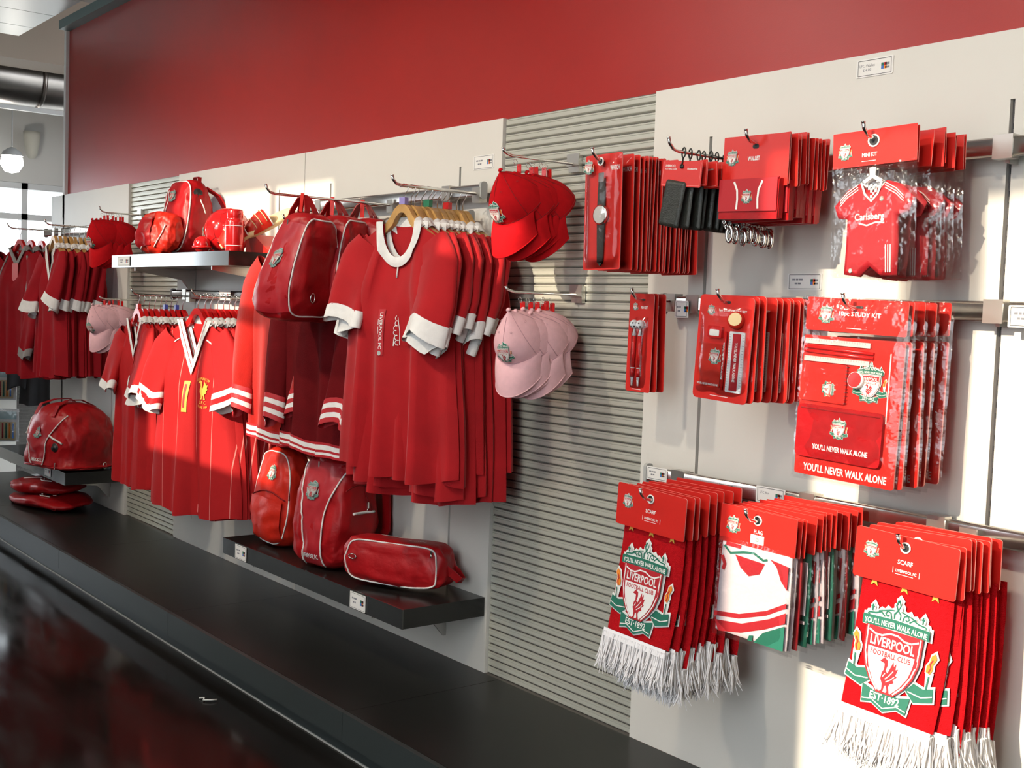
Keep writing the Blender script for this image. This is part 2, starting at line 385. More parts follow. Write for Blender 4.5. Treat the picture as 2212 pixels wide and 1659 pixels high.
def crest_on(parent, fn, w, style='badge', rotz=0.0, name='crest_badge'):
    """crest draped over a curved surface: fn(x, z) -> point and its normal is taken from neighbours"""
    src = CREST['badge']; k = w/1.3; mb = MB(); ca, sa = math.cos(rotz), math.sin(rotz)
    def drape(q):
        x, z = q.x*k, q.z*k; x, z = x*ca-z*sa, x*sa+z*ca; e = 0.002
        p = Vector(fn(x, z)); nx = (Vector(fn(x+e, z))-p).cross(Vector(fn(x, z+e))-p); nx.normalize()
        return p+nx*(0.0022-q.y*k*1.2)
    # cut the long faces so that they follow the curve
    import bmesh
    bm = bmesh.new(); vs_ = [bm.verts.new(p) for p in src.v]
    for f, m_ in zip(src.f, src.m):
        try: q = bm.faces.new([vs_[i] for i in f]); q.material_index = m_
        except ValueError: pass
    bmesh.ops.triangulate(bm, faces=bm.faces[:])
    for _ in range(3):
        es = [e for e in bm.edges if e.calc_length() > 0.22]
        if es: bmesh.ops.subdivide_edges(bm, edges=es, cuts=1); bmesh.ops.triangulate(bm, faces=bm.faces[:])
    bm.verts.index_update()
    mb.v = [tuple(drape(v.co)) for v in bm.verts]
    for f in bm.faces: mb.face([v.index for v in f.verts], f.material_index)
    bm.free()
    o = mb.build(name, CM if style == 'badge' else SILVER, parent); o['label'] = 'club crest patch'; return o

# ================================================================== THE ROOM
SLOTS = [(-2.385, .366, 2.03), (-1.455, .366, 2.03), (-3.645, .30, 2.035), (-4.627, .30, 2.035), (-5.118, .30, 2.035), (-6.08, .30, 2.035), (-7.35, .30, 2.03), (-8.35, .30, 2.03)]
PT, PB = 2.19, 0.158
wall = struct(MB().box(-8.32, 3.0, .022, .14, 0, 3.34).build('wall_back', ['red_paint']), 'red painted upper wall behind the display panels')
for (a, b) in ((-8.60, -7.10), (-6.33, -4.872), (-4.868, -3.39), (-2.62, -1.152), (-1.148, 0.32), (0.33, 1.80)):
    m = MB(); xs = sorted([s for s in SLOTS if a < s[0] < b]); x = a
    for s in xs:                                    # boards between the slots, and the pieces above and below each slot
        m.box(x, s[0]-.006, 0, .022, PB, PT); m.box(s[0]-.006, s[0]+.006, 0, .022, s[2], PT); m.box(s[0]-.006, s[0]+.006, 0, .022, PB, s[1]); x = s[0]+.006
    m.box(x, b, 0, .022, PB, PT)
    p = m.build('wall_panel', ['panel_white'], wall)
    for s in xs:                                    # slotted steel upright seen inside the slot
        q = MB().box(s[0]-.006, s[0]+.006, .012, .020, s[1], s[2])
        z = s[1]+.01
        while z < s[2]-.02: q.box(s[0]-.0022, s[0]+.0022, .0105, .0125, z, z+.013, 1); z += .026
        q.build('slot_upright', ['dark_steel', 'print_black'], p)
def slatwall(a, b):
    back = MB().box(a, b, .0205, .0215, PB, PT).box(a, b, -.0006, .0215, .10, PB-.0005)
    back = back.build('slatwall_backing', ['slat_groove'], wall)
    n = 72; p = (PT-PB)/n; me = None
    for i in range(n):
        if me is None:
            m = MB(); prof = [(.0204, .000), (.0145, .0035), (.0135, .006), (.0135, p*.62), (.0155, p*.64), (.0155, p*.67), (.0135, p*.69), (.0135, p*.86), (.017, p*.88), (.0204, p*.88)]
            k = len(prof)
            for xx in (a+.002, b): m.v += [(xx, q[0], q[1]) for q in prof]
            for j in range(k): m.face((j, (j+1) % k, k+(j+1) % k, k+j))
            m.face(list(range(k))); m.face(list(range(2*k-1, k-1, -1)))
            me = m.mesh('slat', ['slat_metal'])
        inst('slat', me, back, (0, 0, PB+i*p))
    return back
slatwall(-7.10, -6.33); slatwall(-3.39, -2.62)
struct(MB().box(-14, 3.2, -4.4, 5, -.1, 0).build('floor', ['polished_floor']), 'dark polished concrete floor with scuffs')
struct(MB().box(-60, 40, -60, 60, -.35, -.15).build('floor_outside', ['ground_grey']), 'grey paving outside the windows')
struct(MB().box(-14, 3.2, -4.4, 5, 3.9, 4.0).build('ceiling', ['ceiling_paint']))
struct(MB().box(-8.32, -6.0, -.05, .022, 3.30, 3.36).build('trim_1', ['teal_steel']), 'teal steel angle along the top of the red wall')
struct(MB().box(-8.36, -8.32, .0, .15, 0, 3.34).build('trim_2', ['panel_edge']), 'pale end trim of the red wall')
# front wall behind the photographer, two tall window groups shaped to place sun patches
wf = MB()
for (a, b) in ((-14, -5.56), (-4.22, -2.96), (-2.58, -1.70), (.6, 3.2)): wf.box(a, b, -4.4, -4.2, 0, 3.9)
for (a, b, lo, hi) in ((-5.56, -4.22, 2.25, 3.84), (-2.96, -2.58, 3.22, 3.42), (-1.70, .6, .25, 3.60)): wf.box(a, b, -4.4, -4.2, 0, lo); wf.box(a, b, -4.4, -4.2, hi, 3.9)  # the small high slot is added to throw sun between the caps
struct(wf.build('wall_front', ['white_wall']))
for (n, a, b, lo, hi, cuts) in ((1, -5.56, -4.22, 2.25, 3.84, (-4.86,)), (2, -1.70, .6, .25, 3.60, (-.5,))):
    m = MB()
    for x in (a+.03, b-.03)+cuts: m.box(x-.03, x+.03, -4.34, -4.28, lo, hi)
    m.box(a, b, -4.34, -4.28, lo, lo+.06); m.box(a, b, -4.34, -4.28, hi-.06, hi); m.box(a, b, -4.34, -4.28, lo+.75, lo+.81)
    struct(m.build('window_%d' % n, ['frame_white']))
struct(MB().box(3.0, 3.2, -4.4, 5, 0, 3.9).build('wall_right', ['white_wall']))
struct(MB().box(-14, -8.36, 3.6, 3.8, 0, 3.9).build('wall_far', ['white_wall']))
wl = MB(); X0, X1 = -12.7, -12.5
wl.box(X0, X1, -4.4, 5, 0, .55); wl.box(X0, X1, -4.4, 5, 2.62, 3.9); wl.box(X0, X1, -4.4, -3.6, .55, 2.62); wl.box(X0, X1, 2.9, 5, .55, 2.62)
struct(wl.build('wall_left', ['white_wall']))
m = MB()
for y in (-3.57, -2.3, -1.0, .32, .92, 1.6, 2.87): m.box(X0+.05, X1-.03, y-.03, y+.03, .55, 2.62)
for z in (.58, 2.28, 2.59): m.box(X0+.05, X1-.03, -3.6, 2.9, z-.03, z+.03)
struct(m.build('window_3', ['frame_white']), 'bright window band at the far end of the shop')
# ceiling rafts, beam, duct
raft = thing('ceiling_raft', 'grey metal ceiling raft hung beside the red wall', 'ceiling raft', (0, 0, 3.37))
for k, (a, b) in enumerate(((-9.08, -8.74), (-8.73, -8.26), (-8.25, -7.73), (-7.72, -7.2), (-7.19, -6.7))):
    MB().box(a, b, -2.2, -.10, 0, .03).build('raft_plank', ['raft_panel'], raft)
for y in (-.40, -1.9): MB().box(-9.08, -6.7, y, y+.04, .03, .53).build('hanger_rail', ['dark_steel'], raft)
tag(MB().box(-10.3, -9.9, -4.2, 3.6, 3.36, 3.9).build('ceiling_beam', ['beige_paint']), 'beige ceiling beam beyond the end of the red wall', 'beam')
d = thing('ventilation_duct', 'shiny round ventilation duct under the beige beam', 'duct', (-10.75, 0, 3.36))
MB().tube([(0, -4.1, 0), (0, 3.5, 0)], .24, 24).build('duct_pipe', ['duct_metal'], d)
rm = MB().tube([(0, -.015, 0), (0, .015, 0)], .252, 24).mesh('duct_seam', ['duct_metal'])
for k in range(14): inst('duct_seam', rm, d, (0, -2+k*.42, 0))
for y in (-.2, 2.2): MB().box(-.02, .02, y, y+.03, .2, .54).build('duct_strap', ['dark_steel'], d)
tr = thing('lighting_track', 'bright aluminium lighting track below the round duct', 'lighting track', (-10.4, 0, 3.03))
MB().box(-.025, .025, -3.9, 3.4, 0, .035).build('track_bar', ['frame_white'], tr)
for y in (-1.2, 1.6): MB().box(-.006, .006, y, y+.01, .035, .83).build('track_rod', ['dark_steel'], tr)
wlamp = thing('wall_light', 'bell shaped cream wall light above the far window', 'wall light', (-12.5, .93, 3.02))
MB().lathe([(.0, -.17), (.03, -.165), (.055, -.12), (.07, -.04), (.08, .06), (.082, .10), (.076, .10), (.074, .06), (.06, -.04)], 20, c=(.16, 0, 0)).build('lamp_shade', ['lamp_shade'], wlamp)
MB().box(0, .17, -.015, .015, .04, .07).build('lamp_arm', ['dark_steel'], wlamp)
sp = thing('spot_lamp', 'glowing spot lamp hanging before the far window', 'spot lamp', (-11.3, .46, 2.69))
MB().lathe([(0, -.10), (.06, -.085), (.10, -.02), (.09, .04), (0, .055)], 16).build('bulb', ['lamp_glow'], sp)
MB().lathe([(.095, .055), (.08, .09), (.04, .12), (.0, .14)], 16).tube([(0, 0, .12), (0, 0, 1.22)], .006, 6).build('lamp_housing', ['frame_white'], sp)
eb = thing('emergency_light', 'small white emergency light on the end of the red wall', 'emergency light', (-8.365, .055, 2.43))
MB().prism(rrect(.05, .17, .015), -.045, .055).build('light_housing', ['white_plastic'], eb)
# track spots over the display: fixtures with their lamps
for k, (x, e) in enumerate(((-7.6, 26), (-6.2, 42), (-4.9, 44), (-3.5, 44), (-2.0, 36), (-.6, 22))):
    y, z = -2.25, 3.22
    aim = (Vector((x, 0, 1.25))-Vector((x, y, z))).normalized(); q = aim.to_track_quat('-Z', 'Y').to_euler()
    t = thing('track_spot', '%s white ceiling track spot from the window end' % ORD[k], 'spot lamp', (x, y, z), group='track spots above the display')
    MB().lathe([(.0, .16), (.05, .15), (.06, .10), (.06, -.02), (.052, -.02), (.045, .03), (0, .04)], 16).build('spot_can', ['white_plastic'], t, rot=q)
    MB().tube([(0, 0, .10), (0, 0, .68)], .008, 6).build('spot_stem', ['white_plastic'], t)
    ld = bpy.data.lights.new('spot_beam', 'SPOT'); ld.energy = e*3.0; ld.spot_size = R(64 if k == 0 else 86); ld.spot_blend = 0.9; ld.shadow_soft_size = 0.06; ld.color = (1.0, 0.87, 0.70)
    lo = bpy.data.objects.new('spot_beam', ld); C.objects.link(lo); lo.parent = t; lo.rotation_euler = q; lo.location = aim*.03

# ------------------------------------------------------------------ platform and shelves
pl = thing('display_platform', 'long low black display platform along the wall', 'platform')
xb = [-9.23, -7.747, -6.265, -4.783, -3.301, -1.819, -.337, 1.145]
for a, b in zip(xb, xb[1:]):
    MB().box(a+.001, b-.001, -.632, -.001, .128, .158).build('top_board', ['platform_black'], pl)
    MB().box(a+.001, b-.001, -.652, -.634, .058, .1578).build('fascia_board', ['plinth_black'], pl)
MB().box(-9.2, 1.1, -.632, -.002, .058, .127).box(-9.2, 1.1, -.622, -.602, 0, .058).build('plinth', ['plinth_black'], pl)
MB().box(-9.2, 1.1, -.626, -.621, 0, .006).build('floor_seal', ['grey_plastic'], pl)
def shelf(label, x0, x1, z0, z1, br):
    t = thing('wall_shelf', label, 'shelf', (0, 0, 0), group='black wall shelves')
    MB().box(x0, x1, -.356, -.002, z0, z1).build('shelf_board', ['shelf_black'], t)
    MB().box(x0, x1, -.362, -.3565, z0, z1+.0005).build('shelf_fascia', ['fascia_black'], t)
    for x in br:
        m = MB(); pts = [(-.335, z0), (-.335, z0-.018), (-.08, z0-.055), (-.014, z0-.13), (-.002, z0-.13), (-.002, z0)]
        n = len(pts)
        for xx in (x-.004, x+.004): m.v += [(xx, p[0], p[1]) for p in pts]
        m.face(range(n)); m.face(range(2*n-1, n-1, -1))
        for i in range(n): m.face((i, (i+1) % n, n+(i+1) % n, n+i))
        b = m.build('shelf_bracket', ['brushed_chrome'], t)
        MB().box(x-.02, x-.008, -.33, -.02, z0-.006, z0).build('bracket_tab', ['dark_steel'], b)
    return t
shelf('upper black shelf carrying the backpack, football and flask', -6.348, -4.880, 1.658, 1.722, (-6.08, -5.118))
shelf('lower black shelf carrying two backpacks and a boot bag', -4.878, -3.402, .370, .440, (-4.627, -3.645))
shelf('low black shelf at the far end carrying the red holdall', -8.58, -7.100, .365, .440, (-8.35, -7.35))

# ------------------------------------------------------------------ rails, hooks, price tickets
def rail(label, x0, x1, z, brs, h=.047):
    t = thing('display_rail', label, 'rail', (0, 0, 0), group='chrome display rails')
    m = MB(); y0, y1 = -.062, -.040; q = rrect(y1-y0, h, .008, 3); n = len(q)
    for xx in (x0, x1): m.v += [(xx, (y0+y1)/2+p[0], z+p[1]) for p in q]
    for i in range(n): m.face((i, (i+1) % n, n+(i+1) % n, n+i), 0, True)
    m.face(range(n)); m.face(range(2*n-1, n-1, -1)); m.build('rail_tube', ['brushed_chrome'], t)
    for xx in (x0, x1):
        m = MB(); q = rrect(.030, h+.016, .012, 4)
        for dx in (-.006, .006): m.v += [(xx+dx, (y0+y1)/2+p[0], z+p[1]) for p in q]
        n = len(q); m.face(range(n)); m.face(range(2*n-1, n-1, -1))
        for i in range(n): m.face((i, (i+1) % n, n+(i+1) % n, n+i))
        m.build('end_cap', ['grey_plastic'], t)
    for x in brs:
        MB().box(x-.024, x+.024, -.066, -.036, z-h/2-.004, z+h/2+.004).box(x-.005, x+.005, -.040, .016, z-.035, z+.02).build('rail_bracket', ['satin_chrome'], t)
    return t
rail('top chrome rail behind the wallets and mini kits', -2.56, -1.00, 1.912, (-2.385, -1.437))
rail('middle chrome rail behind the pen and study sets', -2.50, -1.00, 1.537, (-2.372, -2.02, -1.437))
rail('lowest chrome rail behind the scarves and flags', -2.535, -1.00, 1.018, (-2.40, -1.93, -1.55))
rail('upper chrome rail above the red collared shirts', -4.80, -3.428, 1.930, (-4.627, -3.645))
rail('chrome rail above the striped shirts', -6.26, -4.95, 1.527, (-6.08, -5.118))
rail('chrome rail above the polo shirts at the far end', -8.55, -7.15, 1.930, (-8.35, -7.35))
rail('chrome rail holding the sweatshirts below the hanging bags', -4.80, -3.50, 1.840, (-4.627, -3.645), .03)
def hook(label, x, z, length, y0=-.062, r=.0045, drop=0.0, tip=.030, clip=True, slat=False, out=None):
    t = thing('display_hook', label, 'hook', (x, 0, z), group='chrome display hooks')
    ye = -length
    path = [(0, y0, drop), (0, ye+.035, 0), (0, ye+.015, .004), (0, ye, tip*.6), (0, ye-.004, tip)]
    MB().tube(path, r, 8).tube([(0, ye-.004, tip), (0, ye-.0045, tip+.003)], r*1.15, 8).build('hook_rod', ['chrome'], t)
    if slat: MB().box(-.026, .026, -.004, .012, -.026, .030).box(-.03, .03, -.010, -.004, -.006, .034).build('hook_plate', ['satin_chrome'], t)
    elif clip: MB().box(-.022, .022, -.068, -.034, -.030, .022).build('hook_clip', ['satin_chrome'], t)
    return t
def ticket(label, x, z, y, wd=.11, h=.046, rot=(0, 0, 0), lines=None):
    t = thing('price_ticket', label, 'price ticket', (x, y, z), rot, group='white price tickets')
    MB().prism(rrect(wd, h, .002, 1), 0, .0015).build('ticket_card', ['print_white'], t)
    m = MB(); a, b = wd/2-.006, h/2-.004
    for q in (((-a, b), (a, b)), ((-a, -b), (a, -b)), ((-a, -b), (-a, b)), ((a, -b), (a, b))): stroke(m, q, .0012, -.0004)
    m.build('ticket_frame', ['print_black'], t)
    m = MB()
    for k, s in enumerate(lines or ()): text(m, s, -wd*.20, h*.13-k*h*.23, -.0004, h*.15, None, 0)
    if not lines:                                   # print too small to read: short dashes
        for k, q in enumerate(((-.36, -.27), (-.25, -.18), (-.16, -.05))): stroke(m, [(wd*q[0], h*.13), (wd*q[1], h*.13)], h*.10, -.0004)
        for q in ((-.28, -.21), (-.19, -.10)): stroke(m, [(wd*q[0], -h*.10), (wd*q[1], -h*.10)], h*.10, -.0004)
    m.build('ticket_print', ['print_grey'], t)
    m = MB(); s = h*.17
    for k, (dx, dz) in enumerate(((0, 0), (s, 0), (0, s), (s, s))): m.flat([(wd*.18+dx, dz-s), (wd*.18+dx+s, dz-s), (wd*.18+dx+s, dz), (wd*.18+dx, dz)], -.0004, k)
    stroke(m, [(wd*.285, h*.09), (wd*.40, h*.09)], h*.13, -.0004, 4); stroke(m, [(wd*.285, -h*.10), (wd*.40, -h*.10)], h*.10, -.0004, 4)
    m.build('ticket_logo', ['print_blue', 'print_orange', 'print_green', 'print_red', 'print_grey'], t)
    return t
ticket('price ticket for the wallets at the top of the right panel', -1.834, 2.155, -.002, lines=('LFC Wallet', '£ 4.00'))
ticket('price ticket on the panel beside the red caps', -3.497, 2.041, -.002, .125, .052)
ticket('price ticket on the bare panel below the wallets', -2.021, 1.606, -.002, .114, .046)
ticket('price ticket hanging on the middle rail beside the pen sets', -2.405, 1.522, -.072, .054, .05)
ticket('price ticket on the middle rail at the right edge', -1.345, 1.527, -.072, .10, .05)
ticket('price ticket at the left end of the lowest rail', -2.478, 1.025, -.072, .085, .04)
ticket('price ticket on the lowest rail between scarves and flags', -2.045, 1.022, -.072, .10, .045, lines=('LFC Bar',))
ticket('left price ticket on the lower shelf below the orange backpack', -4.69, .405, -.366, .11, .062)
ticket('right price ticket on the lower shelf below the boot bag', -3.70, .405, -.366, .11, .062)
ticket('price ticket on the upper shelf fascia', -6.16, 1.690, -.366, .17, .05)
ticket('price ticket on the low shelf below the holdall', -7.42, .410, -.366, .12, .06)
ticket('price ticket on the rail above the striped shirts', -5.55, 1.527, -.072, .13, .05)
lm = MB().tube([(0, 0, 0), (.02, .012, .004), (.035, .0, .002), (.055, .02, .004), (.06, .045, .002)], .003, 6)
tag(lm.build('lint_scrap', ['lint'], None, (-4.106, -.80, .004)), 'curled white scrap lying on the dark floor', 'scrap')

# ================================================================== GARMENTS
class Shirt:
    """a garment hanging flat on a hanger, front towards -y, origin between the shoulders at neck height"""
    def __init__(s, seed, L=.83, sw=.215, aw=.25, hw=.29, nw=.085, nd=.11, neck='round', T=.055, fold=.022, zip=0):
        s.__dict__.update(locals()); r = random.Random(seed); s.r = r
        s.ph = [r.uniform(0, 6.28) for _ in range(8)]; s.k = [r.uniform(1.6, 2.3), r.uniform(3.2, 4.2), r.uniform(5.2, 6.6)]
        s.hem = [r.uniform(-.012, .012) for _ in range(5)]
    def half(s, v): return lerp(lerp(s.sw, s.aw, sstep(v/.28)), s.hw, sstep((v-.2)/.8))
    def top(s, u, front):
        x = abs(u)*s.sw
        if x < s.nw:
            if not front: return -.012*(1-(x/s.nw)**2)
            t = x/s.nw
            return -s.nd*math.sqrt(max(0, 1-t*t)) if s.neck == 'round' else -s.nd*(1-t)
        return -.075*(x-s.nw)/(s.sw-s.nw)
    def y(s, u, v, front):
        a = max(0.0, 1-abs(u)**3)**.55; T = lerp(.014, s.T, sstep(v/.3)); f = s.fold*v**1.3
        q = (math.sin(s.k[0]*PI*u+s.ph[0])*.55+math.sin(s.k[1]*PI*u+s.ph[1]+.6*v)*.8+math.sin(s.k[2]*PI*u+s.ph[2]-.5*v)*.4)
        dr = .012*math.sin(s.ph[3]+u*2.2)*sstep((v-.05)/.3)*(1-v)
        if front: return -T*a-q*f*a-dr*a
        return T*a*.8-(math.sin(s.k[1]*PI*u+s.ph[4])*.7+math.sin(s.k[2]*PI*u+s.ph[5])*.4)*f*a
    def pt(s, u, v, front=True):
        zt = s.top(u, front); zb = -s.L+.012*math.sin(2.6*u+s.ph[6])+.006*math.sin(9*u+s.ph[7])
        wv = 1-.012*math.sin(7*v+s.ph[5])
        return (u*s.half(v)*wv, s.y(u, v, front), lerp(zt, zb, v))
    def on(s, x, z, d=.004):
        """point on the front of the cloth at x, z"""
        v = .1
        for _ in range(4):
            u = max(-1, min(1, x/s.half(v))); zt = s.top(u, True); v = max(0, min(1, (z-zt)/(-s.L-zt)))
        return (x, s.y(u, v, True)-d, z)
    def body(s, nu=40, nv=26):
        m = MB()
        k = s.nw/s.sw                       # columns gather at the edges of the neckline
        def um(t):
            t = t*2-1; g = abs(t)
            q = math.sin(g/.5*PI/2)*k if g < .5 else lerp(k, 1, (g-.5)/.5)
            return math.copysign(q, t)
        m.grid(lambda a, b: s.pt(um(a), b, True), nu, nv, 0); m.grid(lambda a, b: s.pt(um(1-a), b, False), nu, nv, 0)
        m.uv = [(.5+v[0]*.9, 0) for v in m.v]; return m
def neck_curve(s, t, k, bw):
    """t -1..1 along the neckline, k 0..1 from the inner to the outer edge of the collar"""
    if s.neck == 'round':
        a = t*PI/2; return ((s.nw+bw*k)*math.sin(a), -(s.nd+bw*k)*math.cos(a)+.006)
    return ((s.nw+bw*k)*t, -(s.nd+1.5*bw*k)*(1-abs(t))+.006)
def collar(s, bw, mats, parent, name='collar', stripes=None, stand=.018):
    m = MB()
    def fn(a, b):
        x, z = neck_curve(s, a*2-1, b, bw); p = s.on(x, min(z, s.top(x/s.sw, True)+.02), .006+.004*math.sin(b*PI))
        return (p[0], p[1]-.004, z)
    mf = (lambda a, b: stripes[min(len(stripes)-1, int(b*len(stripes)))]) if stripes else None
    m.grid(fn, 32, 10 if stripes else 4, 0, mf=mf)
    m.grid(lambda a, b: ((a*2-1)*(s.nw+.01), .030*math.cos((a*2-1)*1.3)-.012, lerp(.012, .012-.062*(1-abs(a*2-1)**2.5)-.004, b)+.012*(1-(a*2-1)**2)), 16, 3, 0)   # back of the neck
    for sx in (-1, 1):
        m.grid(lambda a, b: (sx*(s.nw+bw*a*.9), lerp(-.022, .026, b), .010-.030*a+.012*math.sin(b*PI)), 4, 6, 0)       # over the shoulder
    return m.build(name, mats, parent)
def sleeve(path, radii, flat, parent, mats, cuff=None, cuff_mats=None, seed=0, sx=1):
    """open cloth tube; path and half-widths along it, thin across"""
    n = len(path); r = random.Random(seed); o = (r.uniform(-.035, .025), r.uniform(-.035, .015), r.uniform(-.03, .045))
    P = [Vector((sx*(p[0]+o[0]*(i/(n-1))**1.5), p[1]+o[1]*(i/(n-1))**1.5, p[2]+o[2]*(i/(n-1))**1.5)) for i, p in enumerate(path)]
    def at(t):
        f = t*(n-1); i = min(n-2, int(f)); q = f-i
        return P[i].lerp(P[i+1], q), lerp(radii[i], radii[i+1], q)
    ph = r.uniform(0, 6)
    def fn(a, b, grow=0):
        c, rr = at(min(b, 1)); d = (at(min(1, b+.02))[0]-at(max(0, min(b, 1)-.02))[0]).normalized()
        if b > 1: c = c+d*(b-1)*.3
        side = Vector((d.z, 0, -d.x)).normalized(); yy = side.cross(d).normalized(); th = 2*PI*a
        w_ = rr*(1+.06*math.sin(3*th+5*b+ph))+grow; e = b*b
        return c+side*math.cos(th)*w_+yy*math.sin(th)*(w_*flat)*(1+.18*math.sin(2*th+ph+3*b))+yy*.022*e*math.sin(3.2*math.cos(th)+ph)+d*.022*e*math.sin(2.2*math.cos(th)+ph*2)
    be = cuff[0]+.012 if cuff else 1
    o = MB().grid(lambda a, b: fn(a, b*be), 20, 10, 0, cu=True).build('sleeve', mats, parent)
    if cuff:
        c0, c1, pat = cuff
        MB().grid(lambda a, b: fn(a, lerp(c0, c1, b), .0035), 20, max(3, len(pat)), 0, cu=True, mf=lambda a, b: pat[min(len(pat)-1, int(b*len(pat)+.01))]).build('cuff', cuff_mats, parent)
        MB().grid(lambda a, b: fn(a, lerp(c1, c0, b), -.003), 20, 2, 0, cu=True).build('cuff_lining', [cuff_mats[0]], parent)
    return o
SHORT = [(.155, -.005, -.065), (.195, -.018, -.14), (.212, -.042, -.27), (.208, -.070, -.40)]
SHORT_R = [.070, .088, .092, .092]
def wood_hanger(label, loc, rot, group, mats=('wood',), hookh=.075, clip=None, name='wooden_hanger'):
    t = thing(name, label, 'hanger', loc, rot, group)
    key = ('hang', mats)
    if key not in _hm:
        pts = mirror([(0, .060), (.018, .058), (.036, .044), (.056, .018), (.080, -.006), (.13, -.034), (.185, -.074), (.175, -.086), (.12, -.060), (.075, -.034), (.045, -.012), (.028, .016), (.012, .030), (0, .032)])
        hk = [(0, 0, .055), (0, 0, .055+hookh*.45), (.012, 0, .055+hookh*.62), (.022, 0, .055+hookh*.82), (.012, 0, .055+hookh*.99), (-.004, 0, .055+hookh*1.02), (-.018, 0, .055+hookh*.88)]
        _hm[key] = (MB().prism([(x, z) for x, z in pts], -.010, .010).mesh('hanger_body', [mats[0]]), MB().tube(hk, .0018, 6).mesh('hanger_hook', ['chrome']))
    inst('hanger_body', _hm[key][0], t); inst('hanger_hook', _hm[key][1], t)
    if clip: MB().box(-.014, .014, -.009, .009, .060, .084).build('size_clip', [clip], t)
    return t
_hm = {}
def script_mark(s, x, z, h, parent):
    """flowing white script reading upwards on the chest"""
    m = MB(); pts = []
    for k in range(90):
        t = k/89; pts.append((x+.007*math.sin(t*38)*(1-.3*t)+.004*math.sin(t*9), z+h*(t-.5)+.004*math.cos(t*38)))
    stroke(m, pts, .0022, 0); stroke(m, [(x+.013, z-h*.45), (x+.014, z), (x+.008, z+h*.5)], .0018, 0); stroke(m, [(x-.010, z-h*.5), (x-.006, z-h*.2)], .004, 0)
    m.v = [s.on(p[0], p[2], .0025) for p in m.v]; m.build('chest_script', ['print_white'], parent)
def drape_text(s, txt, x, z, h, w_, parent, mats, name, rot=0):
    m = text(MB(), txt, x, z, 0, h, w_, 0, rot, bold=h*.03); m.v = [s.on(p[0], p[2], .0032) for p in m.v]; return m.build(name, mats, parent)

def retro_shirt(seed, first=False):
    """red shirt with round white collar and white cuffs"""
    s = Shirt(seed, L=.87+.028*(seed % 4), sw=.22, aw=.26, hw=.30, nw=.078, nd=.125, neck='round', T=.06, fold=.044)
    t = thing('collared_shirt', '', 'shirt')
    s.body().build('shirt_body', ['red_jersey'], t)
    collar(s, .034, ['white_cloth'], t)
    for sx in (1, -1): sleeve(SHORT, SHORT_R, .34, t, ['red_jersey'], (.84, 1.0, [0]), ['white_cloth'], seed*3+sx, sx)
    if first:
        MB().tube([s.on(.004, -.135, .006), s.on(.004, -.19, .003)], .003, 6).build('placket', ['white_cloth'], t)
        st = MB().grid(lambda a, b: s.on(-.035+.030*a, -.30-.16*b, .0022), 2, 6, 0).build('size_strip', ['print_red'], t)
        drape_text(s, 'LIVERPOOL FC', -.018, -.375, .013, .125, t, ['print_white'], 'strip_lettering', -PI/2)
        m = MB(); stroke(m, [(-.031, -.335), (-.031, -.355)], .003, 0); stroke(m, [(-.031, -.36), (-.031, -.385)], .003, 0); m.v = [s.on(p[0], p[2], .003) for p in m.v]; m.build('strip_small_lettering', ['print_white'], t)
        m = MB().flat(circ(.008, 12, -.020, -.452), 0); m.v = [s.on(p[0], p[2], .003) for p in m.v]; m.build('strip_roundel', ['silver_thread'], t)
        script_mark(s, .045, -.375, .10, t)
    return t
def vneck_shirt(seed, first=False):
    s = Shirt(seed, L=.86, sw=.215, aw=.25, hw=.29, nw=.085, nd=.17, neck='v', T=.055, fold=.024)
    t = thing('vneck_shirt', '', 'shirt')
    s.body().build('shirt_body', ['bright_red_jersey'], t); collar(s, .026, ['white_cloth'], t)
    for sx in (1, -1): sleeve(SHORT, SHORT_R, .34, t, ['bright_red_jersey'], (.88, 1.0, [0]), ['white_cloth'], seed*3+sx, sx)
    if first:
        MB().tube([s.on(0, -.19, .004), s.on(0, -.235, .003)], .0025, 6).build('placket', ['red_plastic'], t)
        MB().grid(lambda a, b: s.on(-.008+.016*a, -.29-.07*b, .003), 1, 4, 0).build('size_strip', ['print_white'], t)
    return t
def stripe_shirt(seed, first=False):
    s = Shirt(seed, L=.90, sw=.235, aw=.28, hw=.35, nw=.085, nd=.19, neck='v', T=.06, fold=.022)
    t = thing('striped_shirt', '', 'shirt')
    s.body().build('shirt_body', ['pinstripe_red'], t)
    collar(s, .046, ['white_cloth', 'red_jersey'], t, stripes=[0, 0, 0, 0, 1, 0, 0, 0, 0, 0])
    for sx in (1, -1):
        sleeve([(.175, -.005, -.07), (.225, -.015, -.14), (.275, -.030, -.27), (.300, -.050, -.40)], [.072, .092, .095, .092], .34, t, ['bright_red_jersey'], (.80, 1.0, [0, 1, 0]), ['white_cloth', 'red_jersey'], seed*3+sx, sx)
        MB().tube([s.on(sx*x, z, .004) for x, z in ((.105, -.085), (.15, -.105), (.20, -.13), (.225, -.165))], .0032, 6).build('shoulder_piping', ['white_cloth'], t)
    if first:
        st = MB().grid(lambda a, b: s.on(-.026+.030*a, -.28-.145*b, .003), 2, 6, 0).build('size_strip', ['print_gold'], t)
        MB().grid(lambda a, b: s.on(-.019+.010*a, -.295-.11*b, .0045), 2, 6, 0).build('size_strip_print', ['print_red'], t)
        m = text(MB(), 'EUROPEAN CUP', .118, -.262, 0, .013, .10, 0, arc=.012); m2 = MB().flat([(x*.26+.118, z*.26-.315) for x, z in BIRD], 0); m.add(m2)
        text(m, 'L.F.C', .118, -.372, 0, .014, .05); text(m, 'ROME 1984', .118, -.395, 0, .011, .07, 0, arc=-.006)
        m.v = [s.on(p[0], p[2], .0035) for p in m.v]; m.build('chest_emblem', ['print_gold'], t, label='gold embroidered bird emblem')
    return t
